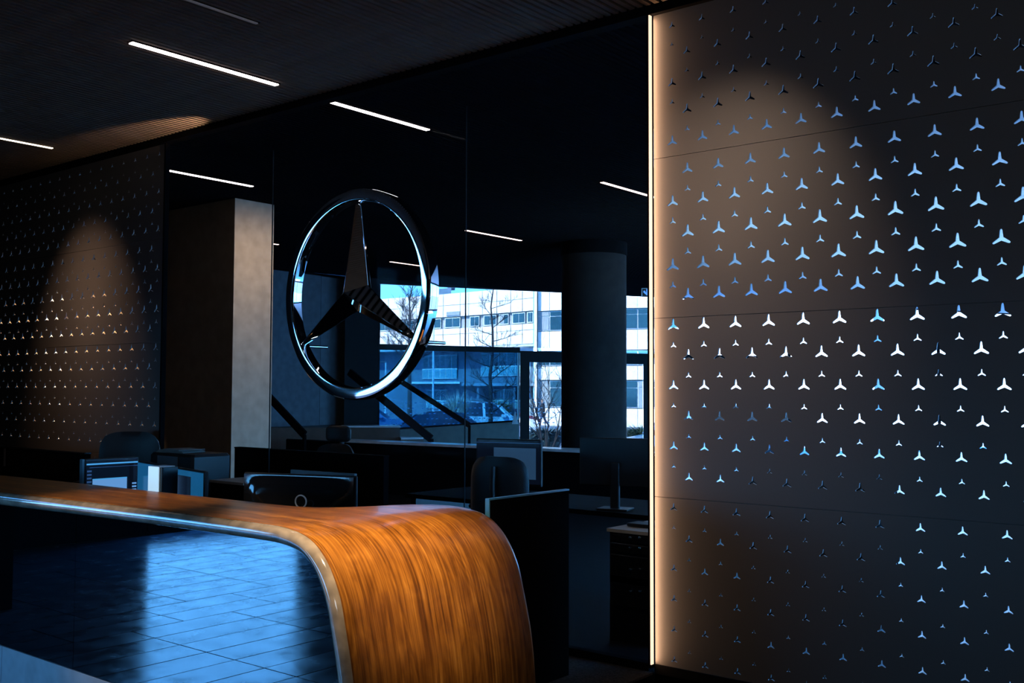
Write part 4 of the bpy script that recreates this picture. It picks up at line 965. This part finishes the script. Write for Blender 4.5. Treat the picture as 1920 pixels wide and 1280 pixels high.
# pedestrian
def person(base, yaw, h):
    t = thing('person', 'person in dark clothes walking past outside the glass door', 'person', base); R = Matrix.Rotation(yaw, 3, 'Z'); s = h/1.75
    J = {'pel': (0, 0, .95), 'wst': (0, 0, 1.12), 'che': (.02, 0, 1.35), 'nck': (.02, 0, 1.50), 'hd': (.04, 0, 1.62), 'top': (.04, 0, 1.73), 'hl': (0, .09, .90), 'hr': (0, -.09, .90), 'kl': (.16, .09, .50), 'kr': (-.10, -.09, .50), 'al': (.20, .09, .09), 'ar': (-.36, -.09, .16), 'tl': (.34, .09, .05), 'tr': (-.28, -.09, .04),
         'sl': (.01, .19, 1.43), 'sr': (.01, -.19, 1.43), 'el': (-.12, .23, 1.17), 'er': (.12, -.23, 1.17), 'wl': (-.04, .23, .94), 'wr': (.28, -.22, .99), 'fl': (-.01, .23, .86), 'fr': (.35, -.21, .97)}
    rad = {'pel': .15, 'wst': .14, 'che': .17, 'nck': .06, 'hd': .10, 'top': .07, 'hl': .10, 'hr': .10, 'kl': .07, 'kr': .07, 'al': .05, 'ar': .05, 'tl': .04, 'tr': .04, 'sl': .08, 'sr': .08, 'el': .055, 'er': .055, 'wl': .04, 'wr': .04, 'fl': .035, 'fr': .035}
    E = [('pel', 'wst'), ('wst', 'che'), ('che', 'nck'), ('nck', 'hd'), ('hd', 'top'), ('pel', 'hl'), ('pel', 'hr'), ('hl', 'kl'), ('hr', 'kr'), ('kl', 'al'), ('kr', 'ar'), ('al', 'tl'), ('ar', 'tr'), ('che', 'sl'), ('che', 'sr'), ('sl', 'el'), ('sr', 'er'), ('el', 'wl'), ('er', 'wr'), ('wl', 'fl'), ('wr', 'fr')]
    ks = list(J); me = bpy.data.meshes.new('body'); me.from_pydata([R@(Vector(J[k])*s) for k in ks], [(ks.index(a), ks.index(b)) for a, b in E], [])
    o = bpy.data.objects.new('body', me); COL.objects.link(o); o.parent = t
    mo = o.modifiers.new('skin', 'SKIN'); o.modifiers.new('sub', 'SUBSURF').levels = 1; o.modifiers['sub'].render_levels = 2
    for i, k in enumerate(ks): me.skin_vertices[0].data[i].radius = (rad[k]*s,)*2; me.skin_vertices[0].data[i].use_root = (k == 'pel')
    m = mat('dark_coat_and_skin', (.02, .03, .05), .8); n = m.node_tree; b = n.nodes['Principled BSDF']
    tcn = n.nodes['Texture Coordinate']; sx = n.nodes.new('ShaderNodeSeparateXYZ'); n.links.new(tcn.outputs['Object'], sx.inputs[0])
    r = n.nodes.new('ShaderNodeValToRGB'); r.color_ramp.interpolation = 'CONSTANT'; e = r.color_ramp.elements
    e[0].color = (.02, .03, .07, 1); e[1].position = .88*s/2; e[1].color = (.012, .014, .02, 1); k = e.new(1.49*s/2); k.color = (.45, .28, .2, 1); k = e.new(1.66*s/2); k.color = (.03, .02, .015, 1)
    mt = n.nodes.new('ShaderNodeMath'); mt.operation = 'MULTIPLY'; mt.inputs[1].default_value = .5; n.links.new(sx.outputs['Z'], mt.inputs[0]); n.links.new(mt.outputs[0], r.inputs[0]); n.links.new(r.outputs[0], b.inputs['Base Color'])
    me.materials.append(m)
    return t
person(gpt(1018, 60), YAW+2.9, 1.75)
